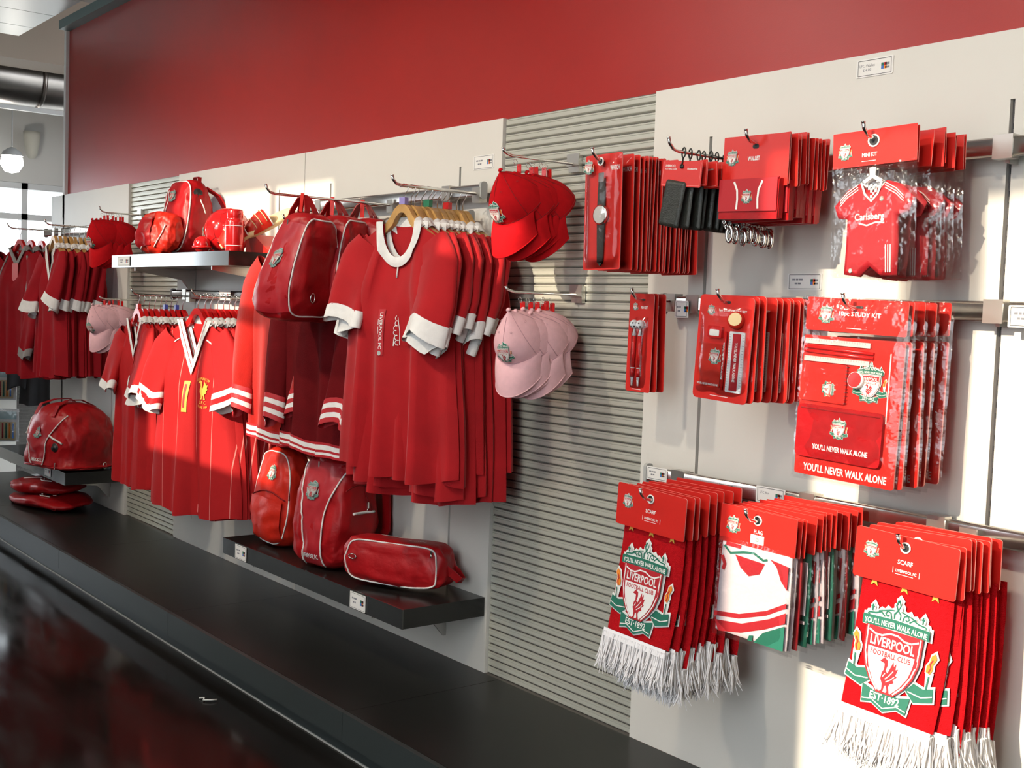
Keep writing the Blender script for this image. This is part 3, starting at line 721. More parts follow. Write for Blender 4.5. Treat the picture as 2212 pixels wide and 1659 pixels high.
def polo_shirt(seed, first=False):
    s = Shirt(seed, L=.80, sw=.215, aw=.25, hw=.29, nw=.075, nd=.20, neck='v', T=.055, fold=.024)
    t = thing('polo_shirt', '', 'shirt')
    s.body().build('shirt_body', ['deep_red_jersey'], t); collar(s, .032, ['white_cloth'], t)
    for sx in (1, -1): sleeve(SHORT, SHORT_R, .36, t, ['deep_red_jersey'], (.84, 1.0, [0]), ['white_cloth'], seed*3+sx, sx)
    if first:
        for sx in (1, -1): MB().tube([s.on(sx*x, z, .002) for x, z in ((.20, -.10), (.235, -.20))], .0025, 6).build('shoulder_piping', ['white_cloth'], t)
        MB().tube([s.on(0, -.21, .004), s.on(0, -.27, .003)], .0035, 6).build('placket', ['white_cloth'], t)
    return t
def sweatshirt(seed, fabric, hem_striped=True, L=.80):
    s = Shirt(seed, L=L, sw=.225, aw=.27, hw=.28, nw=.085, nd=.07, neck='round', T=.075, fold=.018)
    t = thing('sweatshirt', '', 'sweatshirt')
    s.body().build('sweatshirt_body', [fabric], t); collar(s, .028, [fabric], t)
    LONG = [(.17, -.005, -.07), (.235, -.015, -.15), (.275, -.03, -.32), (.28, -.055, -.52), (.265, -.075, -.70)]
    for sx in (1, -1): sleeve(LONG, [.08, .10, .092, .080, .066], .42, t, [fabric], (.86, 1.0, [0, 1, 0, 1, 0]), ['print_red', 'white_cloth'], seed*5+sx, sx)
    if hem_striped:
        def fn(a, b):
            th = a*2*PI; v = lerp(.945, 1.02, b); u = math.cos(th)
            p = s.pt(u, min(1, v), math.sin(th) >= 0); return (p[0]*1.012, p[1]*1.03-(.004 if math.sin(th) >= 0 else -.004), p[2]-(v-1)*s.L*(v > 1))
        MB().grid(fn, 48, 6, 0, cu=True, mf=lambda a, b: [0, 1, 1, 0, 1, 0][min(5, int(b*6+.01))]).build('striped_hem', ['print_red', 'white_cloth'], t)
    return t
def row(make, n, x, z, y0, y1, name, lab_first, lab_rest, group, yaw=0, hang='wood', hdz=0.0, variants=3, spread=.012, ylist=None, clips=None, hook_h=.075, hname='wooden_hanger', hlab='wooden hanger', jit=6, zs=0.0, yaw_end=0):
    prot = [make(100*hash_(name)+k, k == 0) for k in range(min(variants, n))]
    for i in range(n):
        t = prot[i] if i < len(prot) else copy_tree(prot[1+i % (len(prot)-1)])
        y = ylist[i] if ylist else lerp(y0, y1, (i/(n-1)) if n > 1 else 0)
        r = random.Random(i*31+hash_(name)); dx = r.uniform(-spread, spread); a = lerp(yaw, yaw_end, i/max(1, n-1))+(r.uniform(-jit, jit) if i else 0)
        t.name = name; t.location = (x+dx, y, z+zs*i); t.rotation_euler = (0, 0, R(a))
        tag(t, lab_first if i == 0 else lab_rest % ORD[i], t['category'], group)
        h = wood_hanger('%s %s' % (hlab[0].lower()+hlab[1:], 'holding the %s' % (lab_first if i == 0 else lab_rest % ORD[i])), (x+dx, y, z+hdz+zs*i), (0, 0, R(a)), group+', hangers', (hang,), hook_h, (clips or {}).get(i), hname)
        h['label'] = ('%s of the front ' % hlab if i == 0 else '%s %s from the front carrying the ' % (ORD[i], hlab))+group
def hash_(s): return sum(ord(c)*(i+3) for i, c in enumerate(s)) % 977
# hooks that carry the garments
hook('long chrome arm holding the red collared shirts', -3.45, 1.918, .42, r=.006)
hook('chrome arm holding the v-neck shirts', -6.02, 1.517, .37, r=.005)
hook('chrome arm holding the pinstriped shirts', -5.225, 1.517, .38, r=.005)
hook('chrome arm holding the polo shirts at the far end', -7.50, 1.930, .37, r=.005)
hook('chrome arm holding the jackets at the far left', -8.20, 1.930, .40, r=.005)
hook('chrome arm holding the orange-red sweatshirts', -4.52, 1.840, .28, r=.005)
hook('chrome arm holding the maroon sweatshirts', -4.18, 1.840, .30, r=.005)
row(retro_shirt, 11, -3.475, 1.790, -.365, -.10, 'collared_shirt', 'front red shirt with round white collar and white lettering strip', '%s red white-collared shirt from the front on its wooden hanger row', 'red shirts with round white collars', yaw=11, yaw_end=7, variants=8, ylist=[-.365, -.335, -.31, -.285, -.262, -.238, -.214, -.188, -.165, -.135, -.105], clips={0: 'violet_plastic', 4: 'green_plastic', 8: 'red_plastic'}, hdz=.005, jit=4)
row(vneck_shirt, 9, -6.02, 1.385, -.335, -.10, 'vneck_shirt', 'front red v-neck shirt with thin white collar', '%s red v-neck shirt from the front beside the pinstriped shirts', 'red v-neck shirts', hang='red_plastic', hname='plastic_hanger', hlab='red plastic hanger', clips={0: 'red_plastic', 5: 'blue_plastic', 7: 'blue_plastic'}, hdz=.0)
row(stripe_shirt, 9, -5.235, 1.400, -.345, -.10, 'striped_shirt', 'front red pinstriped shirt with broad white v collar and gold emblem', '%s red pinstriped shirt from the front of its row', 'red pinstriped shirts', yaw=13, yaw_end=4, hang='red_plastic', hname='plastic_hanger', hlab='glossy red hanger', hdz=.0, jit=4)
row(polo_shirt, 8, -7.50, 1.800, -.315, -.10, 'polo_shirt', 'front dark red polo shirt with white collar at the far end', '%s dark red polo shirt from the front at the far end', 'dark red polo shirts', hdz=.005, variants=3)
def jacket(seed, first=False):
    s = Shirt(seed, L=.84, sw=.22, aw=.27, hw=.30, nw=.08, nd=.09, neck='v', T=.07, fold=.02)
    t = thing('track_jacket', '', 'jacket'); s.body().build('jacket_body', ['deep_red_jersey'], t); collar(s, .035, ['grey_cloth'], t)
    LONG = [(.17, -.005, -.07), (.235, -.015, -.15), (.275, -.03, -.32), (.28, -.055, -.52), (.265, -.075, -.70)]
    for sx in (1, -1):
        sleeve(LONG, [.08, .10, .09, .08, .066], .42, t, ['deep_red_jersey'], (.93, 1.0, [0]), ['grey_cloth'], seed*5+sx, sx)
        MB().tube([s.on(sx*x, z, .004) for x, z in ((.12, -.05), (.17, -.15), (.18, -.30), (.14, -.42))], .006, 6).build('grey_piping', ['grey_cloth'], t)
    if first: MB().prism(rrect(.07, .12, .004), -.004, 0).build('swing_tag', ['red_card'], t, s.on(.02, -.16, .012))
    return t
row(jacket, 4, -8.20, 1.800, -.32, -.12, 'track_jacket', 'front dark red jacket with grey piping and red swing tag', '%s dark red jacket from the front at the far left', 'dark red jackets with grey trim', variants=2, hang='red_plastic', hname='plastic_hanger', hlab='red jacket hanger', yaw=14)
row(lambda sd, f=False: sweatshirt(sd, 'fleece_red', True), 3, -4.52, 1.725, -.25, -.11, 'sweatshirt', 'front orange-red sweatshirt with striped cuffs beside the pinstriped shirts', '%s orange-red sweatshirt behind the first one', 'orange-red sweatshirts', variants=2, hlab='dark wooden hanger', yaw=6)
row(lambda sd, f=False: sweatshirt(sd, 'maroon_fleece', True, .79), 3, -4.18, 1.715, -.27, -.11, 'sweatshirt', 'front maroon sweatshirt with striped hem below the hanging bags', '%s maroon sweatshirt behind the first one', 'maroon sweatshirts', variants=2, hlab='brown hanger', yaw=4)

# ------------------------------------------------------------------ caps
def crown_pt(phi, t):
    """phi 0 = front; t 0 rim .. 1 button"""
    e = t*PI/2; c = 1-t**1.75; z = .140*t**.86
    f = max(0, math.cos(phi)); yy = -.100*math.cos(phi)*c-.022*f*math.sin(2*e)*.9
    return Vector((.086*math.sin(phi)*c, yy, z*(1+.05*f)))
def brim_pt(u, v, dz=0):
    phi = u*R(74); p = crown_pt(phi, .02); ln = .078*math.sqrt(max(0, 1-.80*u*u))
    return Vector((p.x*(1+.02*v), p.y-ln*v, p.z-.055*v*v*(1-.25*u*u)-.016*v-.010*u*u*v+dz))
def make_cap(fab, seam, label, cat='cap', style='badge'):
    t = thing('baseball_cap', label, cat)
    MB().grid(lambda a, b: crown_pt(a*2*PI, b), 48, 12, 0, cu=True).build('crown', [fab], t)
    m = MB()
    for k in range(6):
        ph = R(60*k+(0 if k else 0)); m.tube([crown_pt(ph+R(30) if False else ph, j/10)*1.004 for j in range(10)], .0011, 5)
    m.tube([crown_pt(R(a), .03)*1.006 for a in range(0, 360, 12)], .0012, 5, closed=True); m.build('seams', [seam], t)
    m = MB().grid(lambda a, b: brim_pt(a*2-1, b, .0012), 28, 8, 0); m.grid(lambda a, b: brim_pt(1-a*2, b, -.0012), 28, 8, 0)
    m.tube([brim_pt(a/14-1, 1) for a in range(29)], .0020, 6); m.build('brim', [fab], t)
    MB().lathe([(0, .004), (.005, .003), (.008, 0), (.008, -.003)], 10, c=tuple(crown_pt(0, 1))).build('button', [fab], t)
    for k in range(6):
        p = crown_pt(R(60*k+30), .66)*1.006; q = MB().lathe([(.0022, 0), (.0034, .001), (.0038, 0)], 8)
        n = p.normalized().to_track_quat('Z', 'Y').to_matrix().to_4x4(); n.translation = p
        MB().add(q, n).build('eyelet', [seam], t)
    def front(x, z): return crown_pt(x/.094, max(0, min(.9, (z+.052)/.165)))
    crest_on(t, front, .068, style)
    # hanging tag and ring at the back of the crown
    MB().prism(rrect(.018, .030, .003), -.001, .001).build('red_tab', ['red_plastic'], t, (0, .072, .098), (R(-40), 0, 0))
    MB().tube([(0, .072+.008*math.cos(a), .124+.010*math.sin(a)) for a in [2*PI*k/12 for k in range(12)]], .001, 5, closed=True).tube([(0, .074, .112), (0, .078, .100)], .001, 5).build('hang_ring', ['chrome'], t)
    return t
def cap_row(fab, seam, x, z, ys, first, rest, group, tilt=38, yaw=0):
    p = make_cap(fab, seam, first)
    for i, y in enumerate(ys):
        t = p if i == 0 else copy_tree(p)
        r = random.Random(i*7+len(group)); t.location = (x+(r.uniform(-.006, .006) if i else 0), y, z+(r.uniform(-.006, .006) if i else 0))
        t.rotation_euler = (R(tilt+(r.uniform(-3, 3) if i else 0)), 0, R(yaw+(r.uniform(-4, 4) if i else 0)))
        tag(t, first if i == 0 else rest % ORD[i], 'cap', group)
hook('chrome slatwall arm holding the red caps on the right', -2.99, 1.995, .30, y0=0, slat=True, tip=.02)
hook('chrome slatwall arm holding the pink caps on the right', -2.95, 1.560, .30, y0=0, slat=True, tip=.015)
hook('chrome slatwall arm holding the red caps on the left', -6.90, 1.990, .24, y0=0, slat=True, tip=.03)
hook('chrome slatwall arm holding the pink caps on the left', -6.88, 1.485, .24, y0=0, slat=True, tip=.015)
cap_row('red_twill', 'red_seam', -2.99, 1.835, [-.225, -.175, -.148, -.122, -.098], 'front red cap with crest on the right slatwall', '%s red cap from the front on the right slatwall', 'red caps on the right slatwall', yaw=8, tilt=42)
cap_row('pink_twill', 'pink_seam', -2.95, 1.395, [-.225, -.190, -.165, -.140, -.118, -.098], 'front pale pink cap with crest on the right slatwall', '%s pale pink cap from the front on the right slatwall', 'pink caps on the right slatwall', yaw=20, tilt=42)
cap_row('red_twill', 'red_seam', -6.90, 1.835, [-.205, -.18, -.158, -.136, -.116, -.098], 'front red cap on the left slatwall', '%s red cap from the front on the left slatwall', 'red caps on the left slatwall', yaw=20, tilt=42)
cap_row('pink_twill', 'pink_seam', -6.88, 1.345, [-.205, -.175, -.15, -.125, -.10], 'front pale pink cap on the left slatwall', '%s pale pink cap from the front on the left slatwall', 'pink caps on the left slatwall', yaw=20, tilt=42)

# ================================================================== CARDED GOODS ON HOOKS (origin of each = its hanging hole)
def card(w_, h, top, r=.008, t=.0012, name='card', parent=None, mats=('red_card', 'card_edge'), slot=None):
    m = MB().prism(rrect(w_, h, r, 3, 0, top-h/2), -t, t, 0, 1)
    return m.build(name, list(mats), parent)
def eyelet(parent, r=.009, y=-.002): return MB().tube([(r*math.cos(a), y, r*math.sin(a)) for a in [2*PI*k/16 for k in range(16)]], .0022, 6, closed=True).flat(circ(r*.9, 14), y+.0006, 1).build('hang_hole_ring', ['print_white', 'print_black'], parent)
def hole(parent, w_=.016, h=.006, y=-.0016): return MB().flat(rrect(w_, h, h*.45), y).build('hang_hole', ['print_black'], parent)
def film(w_, z0, z1, t, parent, name='clear_bag', seed=1, mats='clear_film', nu=10, nv=14):
    def fn(sg):
        def f(a, b):
            x = (a-.5)*w_; z = lerp(z0, z1, b); e = max(0, 1-abs(2*a-1)**4)*max(0, 1-abs(2*b-1)**6)
            return (x, sg*(t*e+.0012)+.004*noise.noise((x*28+seed, z*28, sg*3.0)), z)
        return f
    m = MB().grid(fn(-1), nu, nv, 0)
    if name == 'clear_bag': m.grid(fn(1), nu, nv, 0)
    return m.build(name, [mats], parent)
def lettering(parent, items, name='lettering', mats='print_white', y=-.0018):
    m = MB()
    for it in items: text(m, it[0], it[1], it[2], y, it[3], it[4] if len(it) > 4 else None, 0, it[5] if len(it) > 5 else 0, bold=it[3]*.035)
    return m.build(name, [mats], parent)
def puffed(outline, d, y, m=0, inset=.006, front=True):
    """soft flat shape: outline with a raised, rounded front"""
    mb = MB(); o0 = outline; o1 = offset(outline, -inset*.5); o2 = offset(outline, -inset*1.6); n = len(o0); b = 0
    for q, yy in ((o0, y), (o1, y-d*.7), (o2, y-d)): mb.v += [(p[0], yy, p[1]) for p in q]
    for k in range(2):
        for i in range(n): j = (i+1) % n; mb.face((k*n+i, k*n+j, (k+1)*n+j, (k+1)*n+i), m, True)
    mb.face(range(2*n, 3*n), m, False); return mb

def watch_pack():
    t = thing('watch_pack', '', 'watch'); w_, h = .143, .318; top = .022
    card(w_, h, top, .006, .0012, 'backing_card', t); eyelet(t, .010, -.0135)
    crest(t, -.046, -.013, -.012, .038); lettering(t, [('WATCH', .045, -.018, .0125, .036)], y=-.0022)
    z0, z1 = -.292, .018
    def bl(a, b):
        x = (a-.5)*.136; z = lerp(z0, z1, b); e = min(1, 6*(.5-abs(a-.5)))*min(1, 10*(.5-abs(b-.5)))
        g = math.exp(-(x/.030)**2)*.006 if -.285 < z < -.03 else 0
        return (x, -.0015-.0105*sstep(e)-g*sstep(e), z)
    MB().grid(bl, 20, 30, 0).build('blister', ['clear_blister'], t)
    wt = MB().prism([(-.012, -.045), (.012, -.045), (.015, -.125), (-.015, -.125)], -.008, -.004, 0).prism([(-.015, -.165), (.015, -.165), (.011, -.275), (0, -.286), (-.011, -.275)], -.008, -.004, 0).build('watch_strap', ['black_leather'], t)
    fm = MB(); q = Matrix.Rotation(R(90), 4, 'X'); q.translation = (0, -.005, -.145)
    fm.add(MB().lathe([(0, .0), (.028, .0), (.029, .004), (.0265, .008), (.024, .0085)], 24), q); fm.build('watch_case', ['chrome'], t)
    MB().add(MB().lathe([(.024, .0082), (.015, .0092), (0, .0096)], 20), q).build('watch_face', ['watch_glass'], t)
    MB().box(-.011, .011, -.010, -.003, -.055, -.030).build('watch_buckle', ['chrome'], t)
    return t
def travel_tag():
    t = thing('luggage_tag', '', 'luggage tag'); w_, h = .136, .068
    c = card(w_, h, -.032, .004, .0008, 'red_card', t); m = MB(); a, b0, b1 = w_/2-.004, -.036, -.096
    stroke(m, [(-a, b0), (-a, b1), (a, b1), (a, b0)], .0010, -.0012); m.build('card_border', ['card_edge'], t)
    lettering(t, [('LIVERPOOL', -.040, -.046, .0062, .038), ('FOOTBALL CLUB', -.038, -.054, .0036, .040), ('Accessories', .036, -.052, .0054, .034)], y=-.0012)
    mt = puffed(rrect(.070, .122, .008, 3, -.004, -.146), .006, -.002).build('leather_tag', ['black_leather'], t, rot=(0, R(6), 0))
    MB().tube([(.006*math.cos(a), .0, -.011+.013*math.sin(a)) for a in [2*PI*k/14 for k in range(14)]], .0022, 6, closed=True).tube([(0, 0, -.024), (.001, -.002, -.034), (0, -.004, -.045)], .0022, 6).build('strap_loop', ['black_leather'], t)
    MB().lathe([(0, .0), (.006, .0), (.006, .003), (0, .003)], 12).build('strap_eye', ['black_plastic'], t, (0, -.001, -.047), (R(90), 0, 0))
    return t
def wallet_pack():
    t = thing('wallet_pack', '', 'wallet'); w_, h = .207, .130; top = .028
    card(w_, h, top, .003, .0010, 'header_card', t); hole(t, .020, .012)
    crest(t, -.073, -.002, -.025, .040); lettering(t, [('WALLET', -.004, -.030, .0105, .038)], y=-.002)
    q = [(-.093, -.087), (.093, -.087), (.091, -.186), (-.095, -.184)]
    wb = MB().prism(q, -.018, -.004, 0).build('wallet_body', ['red_nylon'], t)
    MB().prism([(-.094, -.083), (.090, -.083), (.090, -.166), (-.094, -.164)], -.0225, -.0185, 0).build('wallet_flap', ['print_red'], t)
    for sx in (-1, 1): stroke(MB(), [(sx*.045, -.090), (sx*.034, -.112), (sx*.032, -.135), (sx*.034, -.160)], .006, -.0235).build('white_piping', ['print_white'], t)
    crest(t, -.002, -.0235, -.128, .034)
    m = MB(); prev = None
    for k in range(5):
        a = [(-.080+.004*k+.004*math.cos(x), -.012+.003*math.sin(x)*(k % 2), -.190-.0065*k+.0055*math.sin(x)) for x in [2*PI*j/10 for j in range(10)]]
        m.tube(a, .0014, 5, closed=True)
    m.build('chain', ['chrome'], t)
    MB().tube([(-.060+.009*math.cos(a), -.012, -.222+.020*math.sin(a)) for a in [2*PI*j/14 for j in range(14)]], .0046, 6, closed=True).build('chain_clip', ['chrome'], t)
    return t
KIT0 = [(-.030, -.092), (-.060, -.104), (-.092, -.140), (-.083, -.168), (-.060, -.172), (-.062, -.235), (-.066, -.298), (-.030, -.304), (-.006, -.282), (.018, -.303), (.056, -.303), (.058, -.235), (.056, -.170), (.080, -.163), (.092, -.134), (.062, -.102), (.030, -.090), (.012, -.112), (-.012, -.112)]
def mini_kit():
    t = thing('mini_kit_pack', '', 'mini kit'); w_ = .212; KIT = [(x*1.10, z) for x, z in KIT0]
    card(w_, .080, .026, .001, .0008, 'header_card', t); eyelet(t, .013)
    crest(t, -.073, -.002, -.018, .036); lettering(t, [('MINI KIT', -.010, -.030, .0085, .038)], y=-.0018)
    m = MB(); stroke(m, [(-.030, -.044), (.006, -.044)], .0012, -.0018); m.build('small_print', ['print_white'], t)
    k = puffed(KIT, .010, .004, 0, .007)
    k.add(MB().flat(KIT[::-1], .005)); kit = k.build('mini_kit', ['print_red'], t)
    m = MB(); stroke(m, [(-.026, -.093), (-.016, -.120), (0, -.136), (.016, -.120), (.026, -.093)], .005, -.0075)
    for sx in (-1, 1):
        for d in (0, .006, .012): stroke(m, [(sx*(.034), -.096-d), (sx*(.062), -.112-d), (sx*.080, -.130-d)], .0022, -.0072)
    for d in (0, .006, .012): stroke(m, [(.038+d, -.235), (.040+d*.9, -.297)], .0026, -.0072)
    m.build('kit_stripes', ['print_white'], kit)
    m = MB()
    for i in range(5):
        for j in range(5):
            x, z = -.014+.0056*i, -.098-.0062*j
            if (i+j) % 2 == 0 and abs(x) < .016-(j*.0028): m.flat([(x, z), (x+.0056, z), (x+.0056, z-.0062), (x, z-.0062)], -.0078)
    m.build('checked_collar', ['print_white'], kit)
    m = text(MB(), 'Carlsberg', -.004, -.172, -.0072, .020, .074, bold=.0006); stroke(m, [(-.030, -.184), (-.010, -.190), (.012, -.184), (.034, -.186)], .0034, -.0072); m.build('sponsor_lettering', ['print_white'], kit)
    crest(kit, .026, -.0072, -.132, .011); crest(kit, -.050, -.0072, -.290, .010)
    MB().prism([(-.008, -.060), (.008, -.060), (.007, -.078), (.026, -.090), (.018, -.094), (0, -.084), (-.018, -.094), (-.026, -.090), (-.007, -.078)], -.004, 0).build('mini_hanger', ['white_plastic'], t)
    film(.214, -.306, -.050, .010, t, seed=3)
    return t
def pen_set():
    t = thing('pen_set', '', 'pen set'); card(.100, .287, .018, .008, .0012, 'backing_card', t); hole(t, .030, .006)
    crest(t, -.024, -.002, -.020, .022); lettering(t, [('PEN SET', .012, -.022, .0075, .028)], y=-.0018)
    m = MB(); stroke(m, [(-.022, -.262), (.014, -.262)], .0014, -.0018); m.build('small_print', ['print_white'], t)
    for sx in (-1, 1):
        x = -.004+sx*.0125
        p = MB().tube([(x, -.009, -.105), (x, -.009, -.20)], .006, 10).tube([(x, -.009, -.20), (x, -.009, -.225)], [.006, .0052], 10).build('pen_barrel', ['red_plastic'], t)
        MB().tube([(x, -.009, -.226), (x, -.009, -.252)], [.0052, .0024], 10).tube([(x, -.009, -.198), (x, -.009, -.201)], .0064, 10).tube([(x, -.009, -.105), (x, -.009, -.085), (x+.002, -.009, -.084)], [.007, .003, .003], 8).build('pen_tip_and_collar', ['white_plastic'], p)
        b = MB().add(MB().lathe([(.0135*math.sin(a), .0135*math.cos(a)) for a in [PI*k/10 for k in range(11)]], 14), Matrix.Translation((x, -.012, -.072))).build('football_top', ['white_plastic'], p)
        m = MB()
        for (px, pz) in ((-.006, .005), (.006, .004), (0, -.007), (.009, -.006)):
            n = Vector((px, -math.sqrt(.0136**2-px*px-pz*pz), pz)); q = n.to_track_quat('Z', 'Y').to_matrix().to_4x4(); q.translation = Vector((x, -.012, -.072))+n
            m.add(MB().lathe([(0, .0006), (.0028, .0004)], 6), q)
        m.build('ball_patches', ['black_plastic'], p)
    film(.062, -.258, -.050, .018, t, 'blister', 5, 'clear_blister', 8, 12)
    return t
def stationery_set():
    t = thing('stationery_set', '', 'stationery set'); card(.177, .270, .016, .012, .0014, 'backing_card', t); hole(t, .026, .007)
    crest(t, -.048, -.002, -.022, .025); lettering(t, [('5pc STATIONERY SET', .022, -.022, .0075, .090)], y=-.0018)
    m = MB(); stroke(m, [(-.03, -.242), (.03, -.242)], .0014, -.0018); m.build('small_print', ['print_white'], t)
    bk = MB().prism(rrect(.078, .112, .003, 2, -.036, -.165), -.008, -.0015).build('notebook', ['orange_red_nylon'], t)
    crest(bk, -.018, -.009, -.140, .040); lettering(bk, [("YOU'LL NEVER WALK ALONE", -.036, -.214, .0052, .070)], y=-.0088)
    MB().prism(rrect(.046, .030, .003, 2, -.024, -.078), -.012, -.0015).build('eraser', ['red_plastic'], t); MB().flat(rrect(.032, .016, .002, 1, -.024, -.080), -.0124).build('eraser_print', ['print_white'], t)
    q = Matrix.Rotation(R(75), 4, 'X') @ Matrix.Rotation(R(20), 4, 'Y'); q.translation = (.040, -.006, -.044)
    sh = MB().add(MB().lathe([(0, -.006), (.022, -.006), (.023, .004), (.021, .014), (.0, .015)], 20), q).build('sharpener', ['orange_red_nylon'], t)
    MB().add(MB().lathe([(.0172, .0152), (.0, .0156)], 18), q).build('sharpener_lid', ['sole_cream'], t)
    ru = MB().prism(rrect(.050, .155, .002, 1, .046, -.150), -.006, -.0018).build('ruler', ['white_plastic'], t)
    MB().flat(rrect(.026, .145, .001, 1, .046, -.150), -.0064).build('ruler_print', ['print_red'], t)
    lettering(ru, [("YOU'LL NEVER WALK ALONE", .046, -.150, .0085, .100, -PI/2)], y=-.0068)
    m = MB()
    for k in range(22): stroke(m, [(.064, -.080-.0067*k), (.0705, -.080-.0067*k)], .0008, -.0064); stroke(m, [(.0215, -.080-.0067*k), (.027, -.080-.0067*k)], .0008, -.0064)
    m.build('ruler_marks', ['print_grey'], ru)
    pc = MB().tube([(.010, -.006, -.075), (.010, -.006, -.225)], .0042, 6).build('pencil', ['red_plastic'], t); lettering(pc, [("YOU'LL NEVER WALK ALONE", .010, -.150, .005, .095, -PI/2)], y=-.0108)
    film(.166, -.238, -.012, .013, t, 'blister', 8, 'clear_blister', 12, 16)
    return t
def study_kit():
    t = thing('study_kit', '', 'study kit'); w_ = .270; zt = .018
    MB().prism(rrect(w_, .078, .005, 2, 0, zt-.039), -.001, .001, 0, 1).build('header_card', ['red_card', 'card_edge'], t); hole(t, .040, .006)
    crest(t, -.078, -.003, -.020, .042); lettering(t, [('10pc STUDY KIT', .012, -.018, .013, .110)], y=-.003)
    m = MB(); stroke(m, [(-.02, -.050), (.02, -.050)], .0016, -.003); m.build('small_print', ['print_white'], t)
    bd = MB().prism(rrect(w_, .335, .006, 2, 0, -.240), -.002, .003, 0, 1).build('a4_folder', ['red_card', 'card_edge'], t)
    lettering(bd, [("YOU'LL NEVER WALK ALONE", .004, -.388, .018, .225)], y=-.0032)
    crest(bd, .055, -.0032, -.170, .088)
    m = MB(); stroke(m, [(.102, -.10), (.103, -.26)], .003, -.0032); m.build('folder_line', ['print_white'], bd)
    pcs = MB().prism(rrect(.232, .125, .012, 3, -.014, -.300), -.014, -.003).build('pencil_case', ['red_nylon'], t)
    crest(pcs, -.010, -.0148, -.285, .048); lettering(pcs, [("YOU'LL NEVER WALK ALONE", -.005, -.335, .0125, .150)], y=-.0148)
    MB().tube([(-.12, -.014, -.246), (.095, -.014, -.246)], .0018, 6).build('zip', ['red_seam'], pcs)
    nb = MB().prism(rrect(.125, .092, .003, 1, -.068, -.182), -.009, -.003).build('notebook', ['red_card'], t); crest(nb, -.050, -.0098, -.196, .036, rot=(0, R(90), 0))
    m = MB()
    for k in range(11): m.tube([(-.006+.004*math.cos(a), -.006+.005*math.sin(a), -.140-.0085*k) for a in [2*PI*j/8 for j in range(8)]], .0007, 4, closed=True)
    m.build('spiral_binding', ['dark_steel'], nb)
    ru = MB().box(-.128, .050, -.008, -.003, -.092, -.080).build('ruler', ['ruler_pink'], t); MB().box(-.128, .050, -.007, -.002, -.134, -.122).build('set_square', ['ruler_pink'], t)
    m = MB()
    for k in range(24): stroke(m, [(-.124+.007*k, -.081), (-.124+.007*k, -.085-.003*(k % 5 == 0))], .0009, -.0084); stroke(m, [(-.124+.007*k, -.123), (-.124+.007*k, -.127)], .0009, -.0074)
    m.build('ruler_marks', ['print_grey'], ru)
    for k, z in enumerate((-.100, -.110)): MB().tube([(-.128, -.006, z), (.060, -.006, z-.004)], .004, 6).build('pencil', ['red_plastic'], t)
    q = Matrix.Rotation(R(80), 4, 'X'); q.translation = (.025, -.010, -.168)
    MB().add(MB().lathe([(0, -.006), (.019, -.006), (.019, .012), (0, .013)], 20), q).build('sharpener', ['white_plastic'], t); MB().add(MB().lathe([(.0175, .0136), (0, .014)], 18), q).build('sharpener_lid', ['red_plastic'], t)
    film(.288, -.420, .022, .017, t, seed=11, nu=16, nv=22)
    return t
def flag_pack(kind):
    t = thing('flag_pack', '', 'flag'); w_ = .228; zb = -.312
    card(w_, .094, .024, .002, .0008, 'header_card', t); eyelet(t, .011)
    crest(t, -.072, -.002, -.022, .042); lettering(t, [('FLAG', .004, -.028, .0095, .026)], y=-.0018)
    MB().prism(rrect(.040, .022, .001, 1, .002, -.047), -.0016, -.0008).build('flag_picture', ['print_white'], t); crest(t, .002, -.002, -.047, .011)
    fo = [(-.104, -.066), (.104, -.066), (.108, -.180), (.108, zb+.012), (-.108, zb+.012), (-.108, -.180)]
    base = {'white': 'flag_satin', 'red': 'print_red', 'green': 'print_green'}[kind]
    f = puffed(fo, .011, .004, 0, .010); f.add(MB().flat(fo[::-1], .006)); fo_ = f.build('folded_flag', [base], t)
    m = MB(); y = -.0085
    if kind == 'white':
        m.flat([(-.108, -.250), (-.03, -.240), (.05, -.212), (.106, -.180), (.106, -.192), (.05, -.224), (-.03, -.252), (-.108, -.262)], y, 0)
        m.flat([(-.104, -.272), (-.02, -.262), (.06, -.230), (.106, -.204), (.106, -.230), (.05, -.258), (-.02, -.285), (-.09, -.298)], y, 0)
        m.flat([(.045, -.268), (.106, -.236), (.106, -.298), (.020, -.298)], y, 1); m.flat([(.005, -.285), (.018, -.282), (.014, -.298), (.0, -.298)], y, 1)
        m.flat([(-.055, -.095), (.035, -.100), (.022, -.128), (-.010, -.140), (-.036, -.124)], y, 0); m.flat([(.050, -.085), (.104, -.092), (.104, -.150), (.085, -.130), (.070, -.100)], y, 0)
        stroke(m, [(-.09, -.078), (-.07, -.094), (-.03, -.084), (0, -.080), (.03, -.092), (.042, -.088)], .006, y-.0003, 1); stroke(m, [(-.085, -.072), (-.04, -.073)], .010, y, 0)
        stroke(m, [(-.095, -.105), (-.085, -.125), (-.09, -.14)], .010, y, 0)
    elif kind == 'red':
        m.flat([(.02, -.090), (.07, -.095), (.06, -.130), (.03, -.120)], y, 2); m.flat([(-.08, -.260), (-.04, -.255), (-.05, -.290), (-.085, -.290)], y, 2); m.flat([(.03, -.270), (.08, -.262), (.08, -.290), (.03, -.292)], y, 3)
    else:
        m.flat([(-.106, -.090), (.104, -.090), (.106, -.220), (-.106, -.225)], y, 2); stroke(m, [(-.106, -.245), (.106, -.238)], .008, y, 2)
    m.build('flag_print', ['print_red', 'print_green', 'flag_satin', 'print_gold'], fo_)
    film(.232, zb, -.058, .013, t, seed=21, nu=12, nv=14)
    return t
